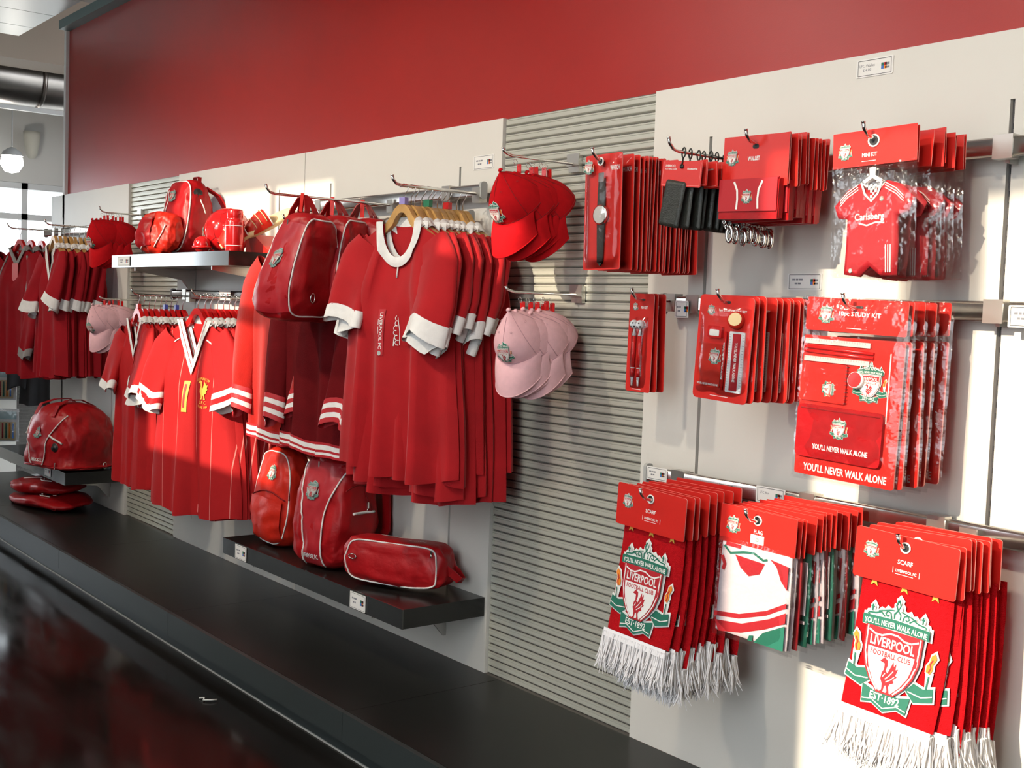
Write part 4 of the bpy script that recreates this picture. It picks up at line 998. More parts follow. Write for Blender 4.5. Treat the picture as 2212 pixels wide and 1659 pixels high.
def fringe(w_, z0, ln, n, seed, y0=0):
    m = MB(); r = random.Random(seed)
    for k in range(n):
        x = (r.random()-.5)*w_; a = r.uniform(-.5, .5); l = ln*r.uniform(.75, 1.15); yo = y0+r.uniform(-.010, .010); o = r.uniform(-.018, .030)
        p = [(x, yo, z0+.004), (x+a*l*.12, yo-o*.3, z0-l*.35), (x+a*l*.30+r.uniform(-.004, .004), yo-o*.7, z0-l*.72), (x+a*l*.42+r.uniform(-.010, .010), yo-o, z0-l*r.uniform(.9, 1.0))]
        m.tube(p, [.0022, .0024, .0020, .0008], 3, caps=False)
    return m
def scarf(variant):
    t = thing('scarf', '', 'scarf'); w_ = .250
    m = MB().prism(rrect(w_, .115, .006, 3, 0, .025-.0575), -.0015, .0015, 0, 1); m.build('header_card', ['red_card', 'card_edge'], t, (0, -.026, 0)); eyelet(t, .011, -.0295)
    crest(t, -.083, -.028, -.020, .038); lettering(t, [('SCARF', .002, -.034, .0100, .036), ('LIVERPOOL FC', .006, -.054, .0062, .050)], y=-.0278)
    m = MB(); stroke(m, [(-.020, -.062), (.024, -.062)], .0012, -.0278); stroke(m, [(-.026, -.048), (-.026, -.061)], .0014, -.0278); stroke(m, [(.038, -.048), (.038, -.061)], .0014, -.0278); m.build('small_print', ['print_white'], t)
    sw = .225; zt, zb = -.080, -.385
    def body(y0, y1, zt, zb, lean, ww, seed):
        m = MB(); n = 20
        def f(sg):
            def g(a, b):
                x = (a*2-1)*ww/2; z = lerp(zt, zb, b); e = max(0, 1-abs(a*2-1)**6)**.5; rt_ = math.sqrt(max(0, min(1, b*14)))
                yc = (y0+y1)/2-lean*b*b; h = (y1-y0)/2
                return (x*(1+.03*math.sin(b*2.5)), yc+sg*h*e*rt_+.003*noise.noise((x*14+seed, z*9, sg)), z)
            return g
        return m.grid(f(-1), 16, n, 0).grid(f(1), 16, n, 0)
    b1 = body(-.012, .006, zt, zb, .034, sw, variant*3.1); kb = b1.build('scarf_front_fold', ['knit_red'], t)
    b2 = body(.000, .018, zt+.004, zb-(.020, .055, .035)[variant % 3], .026, sw*.97, variant*5.7+2); b2.build('scarf_back_fold', ['knit_red'], t, (.012, .006, 0))
    def drape(p):
        b = (p[2]-zt)/(zb-zt); return (p[0], -.0125-.034*b*b+p[1]*.16*1.0-.0022, p[2])
    c = MB()
    k = .205/1.3
    for v in CREST['scarf'].v: c.v.append(drape((v[0]*k*1.04-.004, v[1]*k/.16*.9, v[2]*k*1.16-.243)))
    c.f, c.m, c.s = CREST['scarf'].f, CREST['scarf'].m, CREST['scarf'].s; o = c.build('knitted_crest', CM, t); o['label'] = 'large knitted club crest'
    for x in (-.075, 0.0, .075):
        st = MB()
        pts = [(x+.015*(1 if k % 2 == 0 else .42)*math.sin(2*PI*k/10), -.092+.016*(1 if k % 2 == 0 else .42)*math.cos(2*PI*k/10)) for k in range(10)]
        st.v = [drape((p[0], -.004, p[1])) for p in pts]; st.face(range(10)); st.build('knitted_star', ['print_gold'], t)
    MB().grid(lambda a, b: drape(((a-.5)*sw*1.02, -.02, lerp(zb+.004, zb-.018, b))), 10, 2, 0).build('fringe_band', ['fringe_white'], t)
    q = fringe(sw*1.04, zb-.008, .100, 650, 5+variant, -.044).build('fringe', ['fringe_white'], t); q['kind'] = 'stuff'
    q = fringe(sw*1.02, zb-(.020, .055, .035)[variant % 3], .095, 500, 9+variant, -.020).build('fringe', ['fringe_white'], t, (.012, 0, 0)); q['kind'] = 'stuff'
    return t
def pack_row(makes, x, z, ys, name, first, rest, group, jx=.004, jr=3, jz=.003, first_rot=(0, 0, 0), rear_yaw=0, back_dx=0.0, hole_dx=0.0):
    """makes: builders; the first thing in the row is built by makes[0], the rest cycle through copies"""
    prot = [f() for f in makes]; used = [False]*len(prot)
    for i, y in enumerate(ys):
        k = i % len(prot); t = prot[k] if not used[k] else copy_tree(prot[k]); used[k] = True
        r = random.Random(i*17+len(group)); t.name = name
        t.location = (x+(r.uniform(-jx, jx) if i else 0)+back_dx*i, y, z+(r.uniform(-jz, jz) if i else 0))
        t.rotation_euler = first_rot if i == 0 else (R(r.uniform(-1.2, 1.2)), R(r.uniform(-jr*.5, jr*.5)), R(rear_yaw+r.uniform(-jr, jr)))
        tag(t, first if i == 0 else rest % ORD[i], t['category'], group)
def span(y0, y1, n): return [lerp(y0, y1, k/(n-1)) for k in range(n)]
hook('chrome hook carrying the watch packs', -2.42, 1.921, .43); hook('chrome hook carrying the luggage tags', -2.17, 1.930, .39); hook('chrome hook carrying the wallets', -1.99, 1.944, .30)
hook('chrome hook carrying the mini kits', -1.60, 1.915, .36); hook('chrome hook carrying the pen sets', -2.46, 1.545, .22); hook('chrome hook carrying the stationery sets', -2.02, 1.541, .345)
hook('chrome hook carrying the study kits', -1.645, 1.534, .34); hook('chrome hook carrying the left scarves', -2.21, 1.008, .40); hook('chrome hook carrying the flags', -1.853, 1.008, .395); hook('chrome hook carrying the right scarves', -1.465, 1.008, .345)
pack_row([watch_pack], -2.42, 1.918, [-.388, -.340]+span(-.318, -.085, 17), 'watch_pack', 'front watch in a clear blister on red card', '%s red watch card from the front of its hook', 'watch packs on the top rail', jr=1.5, first_rot=(0, R(-1), R(2)))
pack_row([travel_tag], -2.17, 1.940, span(-.335, -.10, 10), 'luggage_tag', 'front black leather luggage tag on small red card', '%s black luggage tag from the front of its hook', 'luggage tags on the top rail', jr=5, first_rot=(0, R(5), R(3)))
pack_row([wallet_pack], -1.99, 1.938, span(-.262, -.095, 11), 'wallet_pack', 'front red wallet with white piping below its header card', '%s red wallet pack from the front of its hook', 'wallet packs on the top rail', jr=4, jz=.006, first_rot=(0, R(1), R(2)))
pack_row([mini_kit], -1.600, 1.910, [-.320, -.305, -.240, -.215, -.20, -.175, -.155, -.13, -.105], 'mini_kit_pack', 'front red mini football kit in a clear bag', '%s bagged mini kit from the front of its hook', 'mini kit packs on the top rail', jr=6, jz=.006, first_rot=(0, R(-2), R(3)))
pack_row([pen_set], -2.46, 1.545, [-.180, -.163, -.132], 'pen_set', 'front red pen set with two football-topped pens', '%s red pen set from the front of its hook', 'pen sets on the middle rail', jr=2, first_rot=(0, R(1), 0))
pack_row([stationery_set], -2.02, 1.541, [-.310, -.285, -.262, -.215, -.195, -.175, -.155, -.135, -.115, -.09], 'stationery_set', 'front red stationery set with ruler and sharpener', '%s red stationery set from the front of its hook', 'stationery sets on the middle rail', jr=2, first_rot=(0, R(3), R(2)))
pack_row([study_kit], -1.645, 1.536, [-.290, -.265, -.215, -.17, -.115], 'study_kit', 'front large bagged study kit with pencil case', '%s bagged study kit from the front of its hook', 'study kits on the middle rail', jr=3, first_rot=(0, R(2), R(2)))
pack_row([lambda: scarf(0), lambda: scarf(1), lambda: scarf(2)], -2.215, 1.008, [-.330, -.295, -.268, -.24, -.212, -.18, -.145, -.11], 'scarf', 'front crest scarf with white fringe on the left scarf hook', '%s crest scarf from the front on the left scarf hook', 'scarves on the left hook', jr=3, jz=.008, first_rot=(0, R(3), R(2)))
pack_row([lambda: flag_pack('white'), lambda: flag_pack('white'), lambda: flag_pack('red'), lambda: flag_pack('green')], -1.853, 1.008, [-.350, -.325, -.300, -.272, -.25, -.23, -.21, -.19, -.17, -.15, -.13, -.11, -.09], 'flag_pack', 'front white and red folded flag in a clear bag', '%s bagged folded flag from the front of its hook', 'flags on the lowest rail', jr=5, jz=.006, first_rot=(0, R(2), R(3)))
pack_row([lambda: scarf(3), lambda: scarf(4), lambda: scarf(5)], -1.465, 1.008, [-.290, -.262, -.238, -.215, -.19, -.165, -.14, -.115], 'scarf', 'front crest scarf with white fringe at the lower right', '%s crest scarf from the front on the lower right hook', 'scarves on the right hook', jr=3, jz=.008, first_rot=(0, R(3), R(3)))

# ================================================================== BAGS AND SHELF GOODS
def sg(v, e): return math.copysign(abs(v)**e, v)
class Bag:
    """soft box: super-ellipsoid of half sizes a, b, c standing on z = 0, front towards -y"""
    def __init__(s, a, b, c, n=4.5, warp=None, wr=.006, wf=9, seed=0): s.a, s.b, s.c, s.n, s.w, s.wr, s.wf, s.seed = a, b, c, n, warp, wr, wf, seed
    def fin(s, x, y, z):
        k = s.wr*noise.noise((x*s.wf+s.seed, y*s.wf, z*s.wf))+s.wr*.45*noise.noise((x*s.wf*2.6, y*s.wf*2.6+s.seed, z*s.wf*2.6))
        g = s.wf*1.35; k += s.wr*.75*(.22-abs(noise.noise((x*g+s.seed*1.7, y*g+3.1, z*g*.8+s.seed))))+s.wr*.4*(.2-abs(noise.noise((x*g*2.3+z*g, y*g*2.3, z*g*2.1))))
        l = math.sqrt(x*x+y*y+1e-9); x, y = x+x/l*k, y+y/l*k
        if s.w: x, y, z = s.w(x, y, z)
        return Vector((x, y, z+s.c))
    def body(s, nu=110, nv=64):
        e = 2/s.n
        def f(u, v):
            th = u*2*PI; ph = (v-.5)*PI; ch, sh = math.cos(ph), math.sin(ph); q = sg(ch, e)
            return s.fin(s.a*q*sg(math.cos(th), e), s.b*q*sg(math.sin(th), e), s.c*sg(sh, e))
        return MB().grid(f, nu, nv, 0, cu=True)
    def front(s, x, z, d=.002):
        zc = z-s.c; q = max(0.0, 1-abs(x/s.a)**s.n-abs(zc/s.c)**s.n)**(1/s.n); return s.fin(x, -s.b*q-d, zc)
    def side(s, y, z, d=.002, sx=1):
        zc = z-s.c; q = max(0.0, 1-abs(y/s.b)**s.n-abs(zc/s.c)**s.n)**(1/s.n); return s.fin(sx*(s.a*q+d), y, zc)
    def top(s, x, y, d=.002):
        q = max(0.0, 1-abs(x/s.a)**s.n-abs(y/s.b)**s.n)**(1/s.n); return s.fin(x, y, s.c*q+d)
    def rim(s, k, axis='y', d=1.012, n=44, t0=0, t1=1):
        e = 2/s.n; q = (1-abs(k)**s.n)**(1/s.n)*d; out = []
        for i in range(n+1):
            t = 2*PI*lerp(t0, t1, i/n); c_, s_ = sg(math.cos(t), e)*q, sg(math.sin(t), e)*q
            out.append(s.fin(s.a*c_, s.b*k, s.c*s_) if axis == 'y' else s.fin(s.a*k, s.b*c_, s.c*s_))
        return out
def pipe(pts, parent, r=.0032, mats='white_cloth', name='piping', closed=False): return MB().tube(pts, r, 6, closed=closed).build(name, [mats], parent)
def patch(fn, x0, x1, z0, z1, parent, name, mats, nu=10, nv=16): return MB().grid(lambda a, b: fn(lerp(x0, x1, a), lerp(z0, z1, b)), nu, nv, 0).build(name, [mats], parent)
def drape_on(fn, txt, cx, cz, h, w_, parent, name='lettering', mats='print_white', rot=0):
    m = text(MB(), txt, cx, cz, 0, h, w_, 0, rot, bold=h*.04); m.v = [tuple(fn(p[0], p[2])) for p in m.v]; return m.build(name, [mats], parent)
def strap(pts, wd, parent, name, mats='red_nylon', th=.004):
    """flat webbing along a path"""
    m = MB(); P = [Vector(p) for p in pts]; n = len(P)
    for i, p in enumerate(P):
        t = (P[min(i+1, n-1)]-P[max(i-1, 0)]).normalized(); s_ = t.cross(Vector((0, 1, 0)) if abs(t.y) < .8 else Vector((1, 0, 0)))
        if wd[1] == 'y': s_ = Vector((0, 1, 0))
        elif wd[1] == 'x': s_ = Vector((1, 0, 0))
        s_.normalize(); u = t.cross(s_).normalized()
        for (aa, bb) in ((-1, -1), (1, -1), (1, 1), (-1, 1)): m.v.append(tuple(p+s_*aa*wd[0]/2+u*bb*th/2))
    for i in range(n-1):
        for k in range(4): k2 = (k+1) % 4; m.face((i*4+k, i*4+k2, (i+1)*4+k2, (i+1)*4+k), 0, False)
    m.face((0, 1, 2, 3)); m.face((n*4-1, n*4-2, n*4-3, n*4-4)); return m.build(name, [mats], parent)
def rosette(parent, p, nrm, r=.022):
    q = Vector(nrm).to_track_quat('Z', 'Y').to_matrix().to_4x4(); q.translation = Vector(p)
    return MB().add(MB().lathe([(0, .004), (r*.3, .005), (r*.35, .002), (r*.8, .003), (r, .0)], 20), q).build('cord_port', ['black_plastic'], parent)
def puller(parent, p, ln=.028): return MB().box(p[0]-.004, p[0]+.004, p[1]-.004, p[1]+.002, p[2]-ln, p[2]).tube([(p[0], p[1]-.002, p[2]-ln), (p[0], p[1]-.004, p[2]-ln-.012)], .003, 6).build('zip_puller', ['chrome'], parent)

# --- hanging boot bags
def boot_bag_hanging(label):
    t = thing('hanging_bag', label, 'bag', group='red bags hanging on the long arm')
    def w(x, y, z): k = 1.06-.30*sstep((z+.16)/.34); return (x*k+.035*(z/.19), y*(1.05-.42*sstep((z+.10)/.30)), z+.012*math.sin(x*16+z*9))
    b = Bag(.130, .118, .195, 5.0, w, .018, 9, 3); b.body().build('bag_body', ['red_nylon'], t)
    patch(lambda x, z: b.front(x, z, .003), -.095, .100, .03, .35, t, 'front_panel', 'red_nylon_panel')
    pipe(b.rim(.80, 'x', 1.015), t, closed=True); pipe(b.rim(-.80, 'x', 1.015), t, closed=True)
    crest_on(t, lambda x, z: b.front(x-.01, z+.225, .004), .062, 'silver')
    for y in (-.03, .03):
        strap([(-.05, y, .36), (-.045, y*.6, .41), (-.02, y*.2, .455), (0, 0, .468), (.02, y*.2, .455), (.045, y*.6, .41), (.05, y, .36)], (.024, 'y'), t, 'handle', 'red_nylon')
    MB().prism(rrect(.018, .07, .002), -.001, .001).build('swing_tag', ['red_card'], t, (.005, -.016, .44), (0, R(4), 0))
    p = b.side(-.03, .075, .004); MB().tube([(p.x+.002, p.y+.010*math.cos(a), p.z+.018*math.sin(a)) for a in [2*PI*k/12 for k in range(12)]], .0022, 6, closed=True).build('side_ring', ['chrome'], t)
    puller(t, b.front(-.02, .36, .006))
    return t
hook('long chrome arm holding the red hanging bags', -4.03, 1.905, .605, r=.005)
bag = boot_bag_hanging('front red hanging bag with crest panel and white piping')
for k, (y, a, l) in enumerate(((-.465, 10, None), (-.300, 22, 'second red hanging bag with silver crest behind the first'), (-.165, 30, 'third red hanging bag behind the red shirts'))):
    t = bag if k == 0 else copy_tree(bag)
    t.location = (-4.03, y, 1.905-.464); t.rotation_euler = (0, R(3 if k == 0 else -3), R(a))
    if l: t['label'] = l
# --- backpacks
def backpack(label, fab, style):
    t = thing('backpack', label, 'backpack', group='red backpacks')
    if style == 'round':
        def w(x, y, z): k = 1-.10*sstep((z)/.22); return (x*k, y*(1-.25*sstep((z+.02)/.22))-.015*sstep((-z)/.15), z)
        b = Bag(.150, .085, .215, 3.6, w, .013, 11, 5); b.body().build('bag_body', [fab], t)
        pipe(b.rim(-.72, 'y', 1.022), t, closed=True)
        crest_on(t, lambda x, z: b.front(x+.02, z+.325, .003), .062, 'badge')
        pipe([b.front(x, .245-.9*x*x*2.2, .003) for x in [lerp(-.125, .125, k/16) for k in range(17)]], t, .003, 'red_seam', 'pocket_seam')
        patch(lambda x, z: b.front(x, z, .010+.012*math.sin(PI*min(1, max(0, z/.24)))*(1-(x/.13)**4)), -.118, .118, .03, .215, t, 'front_pocket', fab)
    else:
        def w(x, y, z): k = 1-.14*sstep((z)/.23); return (x*k, y*(1-.30*sstep((z+.03)/.25))-.02*sstep(-z/.2), z)
        H = .46 if style == 'tall' else .39
        b = Bag(.158 if style == 'tall' else .145, .128 if style == 'tall' else .095, H/2, 3.8, w, .013, 11, 9 if style == 'tall' else 15); b.body().build('bag_body', [fab], t)
        if style == 'tall':
            wz = lambda z: .058+.075*sstep((z/H-.45)/.5)
            patch(lambda u, z: b.front(.01+u*wz(z), z, .0035), -1, 1, .02, H*.93, t, 'front_panel', 'red_nylon_panel', 12, 22)
            for sx in (-1, 1): pipe([b.front(.01+sx*wz(z), z, .006) for z in [lerp(.015, H*.94, k/24) for k in range(25)]], t, .0035)
            crest_on(t, lambda x, z: b.front(x-.012, z+.315, .005), .070, 'silver')
            drape_on(lambda x, z: b.front(x, z, .0055), 'LIVERPOOL FC', .0, .055, .019, .098, t)
            puller(t, b.front(-.02, H*.93, .012), .03)
            pipe([b.side(y, .235, .004) for y in [lerp(-.055, .055, k/8) for k in range(9)]], t, .0055, name='pocket_trim')
            pipe([b.side(y, .235+.11*math.cos((y+.02)*9), .003) for y in [lerp(-.09, .03, k/10) for k in range(11)]], t, .0022, 'red_seam', 'side_seam')
            pipe([b.side(.015+.02*math.sin(z*8), z, .003) for z in [lerp(.24, .44, k/10) for k in range(11)]], t, .0025, 'red_seam', 'side_zip'); puller(t, b.side(.025, .275, .006), .024)
        else:
            pipe(b.rim(-.70, 'y', 1.022), t, closed=True)
            crest_on(t, lambda x, z: b.front(x-.015, z+.30, .004), .060, 'silver')
            rosette(t, b.side(-.02, .315, .001), (1, -.1, .2), .026)
            pipe([b.side(-.01+.10*(k/8)*.3, .285-.07*k/8, .004) for k in range(9)], t, .003, name='headphone_cord')
            for dx in (-.09, -.06): pipe([b.front(dx, z, .004) for z in [lerp(.22, .33, k/6) for k in range(7)]], t, .003)
    zc = b.c*2
    strap([(-.03, .04, zc-.012), (-.022, .045, zc+.022), (.022, .045, zc+.022), (.03, .04, zc-.012)], (.022, 'y'), t, 'top_handle', fab)
    for sx in (-1, 1): strap([(sx*.055, .06, zc-.03), (sx*.10, .115, zc-.07), (sx*.135, .150, zc*.62), (sx*.14, .150, zc*.32), (sx*.11, .085, .03)], (.042, 'x'), t, 'shoulder_strap', fab, .008)
    return t
o = backpack('orange-red round-topped backpack on the lower shelf', 'orange_red_nylon', 'round'); o.location = (-4.615, -.20, .441); o.rotation_euler = (0, 0, R(4))
o = backpack('tall red backpack with silver crest and white piping on the lower shelf', 'red_nylon', 'tall'); o.location = (-4.15, -.205, .441); o.rotation_euler = (0, 0, R(12))
o = backpack('red backpack with black cord port on the upper shelf', 'red_nylon', 'small'); o.location = (-5.84, -.165, 1.723); o.rotation_euler = (R(-3), 0, R(6))
# --- small barrel bag leaning on the upper backpack
t = thing('small_bag', 'small crumpled red bag leaning on the upper shelf backpack', 'bag', (-5.80, -.318, 1.720), (R(-6), R(-4), R(24)))
b = Bag(.125, .055, .110, 2.8, None, .020, 13, 4); b.body().build('bag_body', ['orange_red_nylon'], t)
patch(lambda x, z: b.front(x, z, .006), -.105, .0, .04, .19, t, 'end_panel', 'red_nylon')
pipe([b.front(.02+.07*math.sin(k/12*1.3), .03+.11*k/12, .006) for k in range(13)], t); pipe([b.front(-.10+.02*k/6, .02+.02*k/6, .008) for k in range(7)], t)
# --- boot bag lying on the lower shelf
t = thing('boot_bag', 'long red boot bag with white piping lying on the lower shelf', 'bag', (-3.695, -.190, .441), (0, 0, R(27)))
def w_(x, y, z): return (x, y*(1-.10*sstep(z/.08)), z-.018*math.cos(x*6)*sstep((z+.03)/.1)+.012)
b = Bag(.215, .078, .094, 4.6, w_, .016, 12, 12); b.body().build('bag_body', ['red_nylon'], t)
pipe(b.rim(-.84, 'y', 1.035), t, closed=True); pipe(b.rim(.84, 'y', 1.035), t, closed=True)
p = b.front(-.155, .105, .005); MB().tube([(p.x+.016*math.cos(a), p.y-.002, p.z+.009*math.sin(a)) for a in [2*PI*k/14 for k in range(14)]], .0025, 6, closed=True).build('side_ring', ['chrome'], t)
strap([(.205, -.02, .10), (.235, -.02, .085), (.262, -.01, .060), (.262, .02, .055), (.235, .03, .08), (.205, .03, .10)], (.030, 'z'), t, 'end_handle', 'red_nylon')
puller(t, b.front(.17, .165, .006), .012)
m = MB(); stroke(m, [(.05+.08*k/30, .006*math.sin(k*1.3)) for k in range(31)], .002, 0); m.v = [tuple(b.top(p[0], p[2]-.02, .003)) for p in m.v]; m.build('top_script', ['print_white'], t)
# --- holdall on the low shelf
t = thing('holdall', 'large red domed holdall with white piping on the low shelf', 'bag', (-7.345, -.255, .441), (0, 0, R(17)))
def wh(x, y, z):
    zz = z if z > 0 else z*.10; return (x*(1+.10*sstep(-z/.1)), y, zz)
b = Bag(.262, .215, .365, 2.9, wh, .018, 9, 21); b.c = .365
def fin_h(x, y, z):
    p = Bag.fin(b, x, y, z); p.z -= .365-.037; return p
b.fin = fin_h
b.body(130, 80).build('bag_body', ['red_nylon'], t)
F = lambda x, z, d=.004: b.front(x, z+.33, d)
wz = lambda z: .085+.10*sstep((z-.14)/.22)-.03*sstep((.12-z)/.12)
patch(lambda u, z: F(-.02+u*wz(z), z), -1, 1, .03, .33, t, 'front_panel', 'red_nylon_panel', 12, 18)
for sx in (-1, 1):
    pipe([F(-.02+sx*wz(z), z, .006) for z in [lerp(.02, .335, k/20) for k in range(21)]], t, .0036)
    pipe([F(-.02+sx*(.105+.10*k/8), .215-.045*k/8*(1 if sx > 0 else .4), .005) for k in range(9)], t, .006, name='pocket_trim')
crest_on(t, lambda x, z: F(x-.02, z+.225, .005), .062, 'silver'); drape_on(lambda x, z: F(x, z, .006), 'LIVERPOOL FC', -.02, .06, .020, .105, t)
rosette(t, F(.135, .145, .002), (.3, -1, .1), .026)
for sx in (-1, 1): strap([F(-.02+sx*.10, .325, .008)+Vector((0, 0, 0)), Vector((sx*.085-.02, -.13, .392)), Vector((sx*.06-.02, -.05, .418)), Vector((-.02+sx*.06, .05, .416)), Vector((-.02+sx*.08, .13, .375))], (.03, 'x'), t, 'carry_strap', 'red_nylon')
MB().tube([(.265, .06+.012*math.cos(a), .03+.02*math.sin(a)) for a in [2*PI*k/10 for k in range(10)]], .003, 6, closed=True).build('side_ring', ['chrome'], t)
puller(t, F(.15, .055, .006), .03)
# --- flat folded bags on the platform
for k, (z, l, c_, sc_) in enumerate(((.159, 'lower of two flat folded red bags on the platform', .040, 1.0), (.238, 'upper of two flat folded red bags below the holdall', .042, .84))):
    t = thing('folded_bag', l, 'bag', (-7.66-.06*k, -.27, z), (0, 0, R(6+8*k)), 'flat folded bags on the platform')
    b = Bag(.36*sc_, .20*sc_, c_, 2.6, lambda x, y, z: (x, y, z+.012*math.sin(x*9)+.008*math.sin(y*17)), .022, 7, 33+k); b.body().build('bag_body', ['red_nylon'], t)
    pipe([b.top(lerp(-.25, .20, i/14)*sc_, (-.06+.05*math.sin(i*.4))*sc_, .006) for i in range(15)], t, .0035)
    p = b.top(.12*sc_, -.10*sc_, .01); puller(t, (p.x, p.y, p.z+.01), .03); p2 = b.top(.20*sc_, -.06*sc_, .008)
    MB().tube([(p2.x+.018*math.cos(a), p2.y+.010*math.sin(a), p2.z+.004) for a in [2*PI*j/10 for j in range(10)]], .003, 6, closed=True).build('strap_ring', ['chrome'], t)
    pipe(b.rim(-.55, 'y', 1.01, t0=.5, t1=1), t, .003, 'red_seam', 'edge_seam')
# --- football, mini ball, flask, slippers
def ball(name, label, c, r, seams=True, g=None):
    t = thing(name, label, 'ball', c)
    MB().lathe([(r*math.sin(PI*k/24), -r*math.cos(PI*k/24)) for k in range(25)], 40).build('ball_skin', ['ball_gloss'], t)
    if seams:
        m = MB(); ph = (1+5**.5)/2
        ico = [Vector(v).normalized() for v in [(0, s1, s2*ph) for s1 in (-1, 1) for s2 in (-1, 1)]+[(s1, s2*ph, 0) for s1 in (-1, 1) for s2 in (-1, 1)]+[(s2*ph, 0, s1) for s1 in (-1, 1) for s2 in (-1, 1)]]
        q = Euler((.4, .3, .9)).to_matrix()
        for i in range(12):
            ring = sorted([(ico[j]-ico[i]).length < 1.2 and j != i and j for j in range(12) if j != i and (ico[j]-ico[i]).length < 1.2])
            pts = [(ico[i]*2+ico[j])/3 for j in ring]; ax = ico[i]; x_ = ax.orthogonal().normalized(); y_ = ax.cross(x_)
            pts.sort(key=lambda p: math.atan2(p.dot(y_), p.dot(x_)))
            for k in range(5):
                a, b_ = pts[k], pts[(k+1) % 5]; m.tube([(q @ a.lerp(b_, s/4).normalized())*r*1.001 for s in range(5)], .0013, 4, caps=False)
            for p in pts:
                m.tube([(q @ p.lerp(o_, s/4).normalized())*r*1.001 for s in range(5) for o_ in [p*1.0+(p-ico[i])*.5]], .0013, 4, caps=False)
        m.build('seams', ['red_seam'], t)
        crest_on(t, lambda x, z: Vector((math.sin(x/r-.45)*math.cos(z/r-.12)*r, -math.cos(x/r-.45)*math.cos(z/r-.12)*r, math.sin(z/r-.12)*r)), .062, 'badge')
    else: MB().tube([(r*1.0*math.cos(a), r*1.0*math.sin(a)*.98, -.012) for a in [2*PI*k/24 for k in range(24)]], .007, 6, closed=True).build('rubber_rim', ['red_plastic'], t)
    return t
ball('football', 'glossy red football with crest on the upper shelf', (-5.345, -.155, 1.722+.112), .112)
ball('mini_ball', 'small red ball in front of the football', (-5.345, -.285, 1.722+.041), .041, False)
t = thing('flask', 'red metal flask with white lines on the upper shelf', 'flask', (-4.955, -.300, 1.7225))
MB().lathe([(0, 0), (.040, 0), (.042, .004), (.042, .128), (.040, .138), (.036, .143)], 32).build('flask_body', ['flask_red'], t)
MB().lathe([(.036, .143), (.034, .148), (.036, .152), (.036, .180), (.033, .188), (0, .190)], 28).build('flask_cap', ['flask_red'], t)
m = MB()
for z in (.026, .114): m.tube([(.0425*math.cos(R(a)), .0425*math.sin(R(a)), z) for a in range(-125, 31, 8)], .0016, 5)
m.tube([(.0425*math.cos(R(-125)), .0425*math.sin(R(-125)), z) for z in (.026, .05, .08, .114)], .0016, 5); m.build('white_lines', ['white_plastic'], t)
def slipper(label, loc, rot):
    t = thing('padded_slipper', label, 'slipper', loc, rot, 'padded slippers on the upper shelf')
    out = [(.040*math.cos(a)*(1+.15*math.sin(a)), .115*math.sin(a)) for a in [2*PI*k/22 for k in range(22)]]
    m = MB()
    for z in (0, .018): m.v += [(p[0], p[1], z) for p in out]
    n = len(out); m.face(range(n-1, -1, -1)); m.face(range(n, 2*n))
    for i in range(n): m.face((i, (i+1) % n, n+(i+1) % n, n+i), 0, True)
    m.build('sole', ['sole_cream'], t)
    MB().grid(lambda a, b: (.043*math.cos(a*PI)*math.cos(max(0, b-.55)*2.6)**.5, lerp(.0, -.112, b), .014+.058*math.sin(a*PI)*math.cos(b*1.45)**.6), 14, 12, 0).build('upper', ['orange_red_nylon'], t)
    for k in range(3): pipe([(.044*math.cos(a), -.015-.026*k, .016+.059*math.sin(a)*math.cos((.13+.23*k)*1.45)**.6) for a in [PI*(.12+.76*j/10) for j in range(11)]], t, .002, 'sole_cream', 'upper_stripe')
    pipe([(.043*math.cos(a), .0, .014+.058*math.sin(a)) for a in [PI*j/12 for j in range(13)]], t, .003, 'white_cloth', 'upper_edge')
    return t
slipper('nearer orange-red padded slipper tilted on the upper shelf', (-5.00, -.225, 1.800), (R(34), R(16), R(-6))).scale = (1.25, 1.1, 1.2)
slipper('farther orange-red padded slipper against the wall', (-4.97, -.115, 1.855), (R(34), R(16), R(-6))).scale = (1.25, 1.1, 1.2)
t = thing('display_block', 'red wedge block under the padded slippers', 'display block', (-4.985, -.13, 1.7225), (0, 0, R(10)))
m = MB(); pts = [(-.08, 0), (.09, 0), (.09, .012), (-.02, .085), (-.08, .085)]; m.prism(pts, -.055, .055).build('wedge', ['red_card'], t)

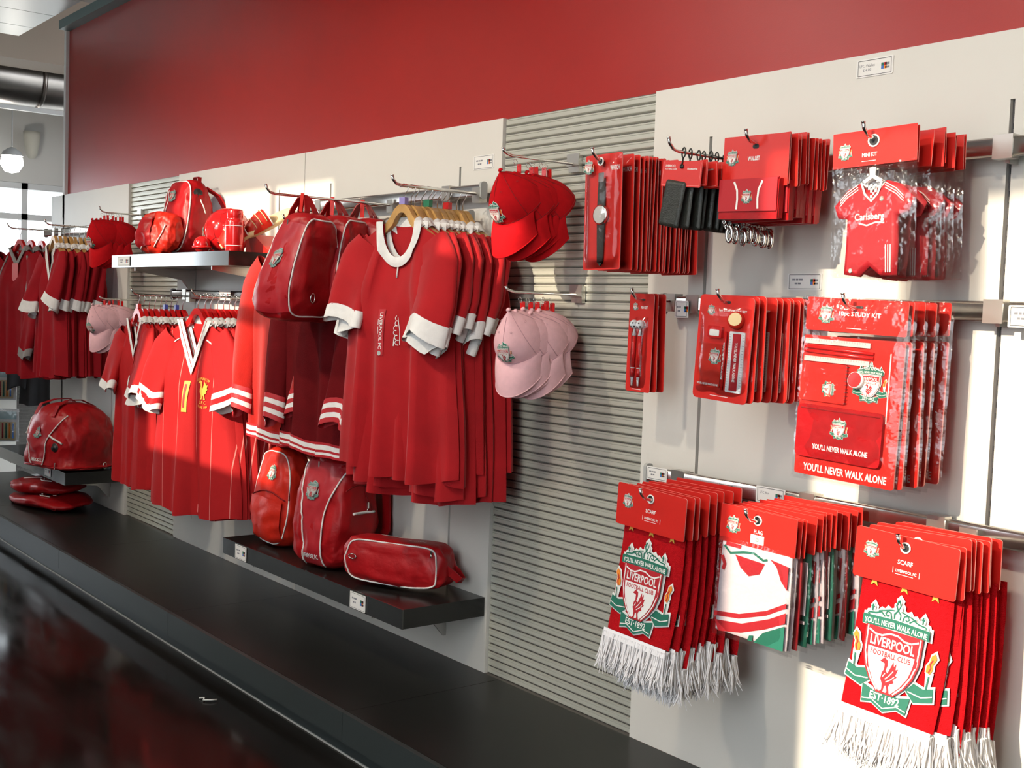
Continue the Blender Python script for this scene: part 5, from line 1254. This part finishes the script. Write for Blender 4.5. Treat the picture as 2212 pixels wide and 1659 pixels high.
# ================================================================== BEYOND THE END OF THE WALL
g = thing('gondola', 'pale display gondola with hanging packs beyond the wall end', 'gondola', (-9.42, -.10, 0))
MB().box(-.03, .0, -.75, .10, .10, 1.16).build('gondola_back', ['panel_white'], g)
MB().box(-.30, .10, -.75, .10, 0, .10).build('gondola_base', ['black_plastic'], g)
me = MB().box(-.004, .004, .11, .35, 0, .018).mesh('slat', ['slat_metal'])
for k in range(36): inst('slat', me, g, (-.01, 0, .14+k*.028))
MB().box(-.02, -.006, .10, .36, .10, 1.16).build('slat_backing', ['slat_groove'], g)
MB().prism(rrect(.05, .07, .003), -.002, 0).build('sign_holder', ['print_white'], g, (.004, .16, 1.19), (0, 0, R(90)))
def far_pack(label, y, z, x=-9.38):
    t = thing('pencil_pack', label, 'pencil pack', (x, y, z), (0, 0, R(60)), 'clear packs hanging on the gondola')
    MB().prism(rrect(.18, .25, .006), -.002, .002).build('pack_card', ['frame_white'], t)
    MB().flat(rrect(.14, .14, .004, 2, 0, -.045), -.004).build('pack_picture', ['sand_print'], t); MB().flat(rrect(.15, .06, .004, 2, 0, .075), -.004).build('pack_header', ['sky_print'], t)
    for k in range(5): MB().tube([(-.05+.025*k, -.008, -.10), (-.05+.025*k, -.008, .015)], .006, 6).build('pencil', [('print_blue', 'print_red', 'print_green', 'print_orange', 'print_blue')[k]], t)
    film(.19, -.128, .128, .014, t, seed=int(z*10), nu=6, nv=8)
    return t
far_pack('upper clear pack of pencils on the gondola', -.105, .815); far_pack('lower clear pack of pencils on the gondola', -.085, .495)
far_pack('upper hidden-edge pack of pencils farther along the gondola', -.30, .815); far_pack('lower left pack of pencils farther along the gondola', -.28, .495)
s = Shirt(77, L=.62, sw=.2, aw=.23, hw=.25, nw=.08, nd=.08, T=.06, fold=.02)
t = thing('dark_jacket', 'black garment hanging beyond the end of the white panels', 'jacket', (-9.05, .16, 1.28), (0, 0, R(55))); s.body().build('jacket_body', ['dark_cloth'], t)
for sx in (1, -1): sleeve([(.17, -.005, -.07), (.23, -.015, -.15), (.25, -.03, -.32), (.25, -.05, -.52)], [.07, .09, .08, .07], .4, t, ['dark_cloth'], None, None, 5, sx)
t = thing('garment_stand', 'thin chrome stand carrying the black garment', 'stand', (-9.05, .16, 0)); MB().tube([(0, 0, 0), (0, 0, 1.36), (.0, .0, 1.38)], .010, 8).build('stand_post', ['chrome'], t); MB().lathe([(0, .02), (.16, .012), (.17, 0)], 20).build('stand_foot', ['chrome'], t)
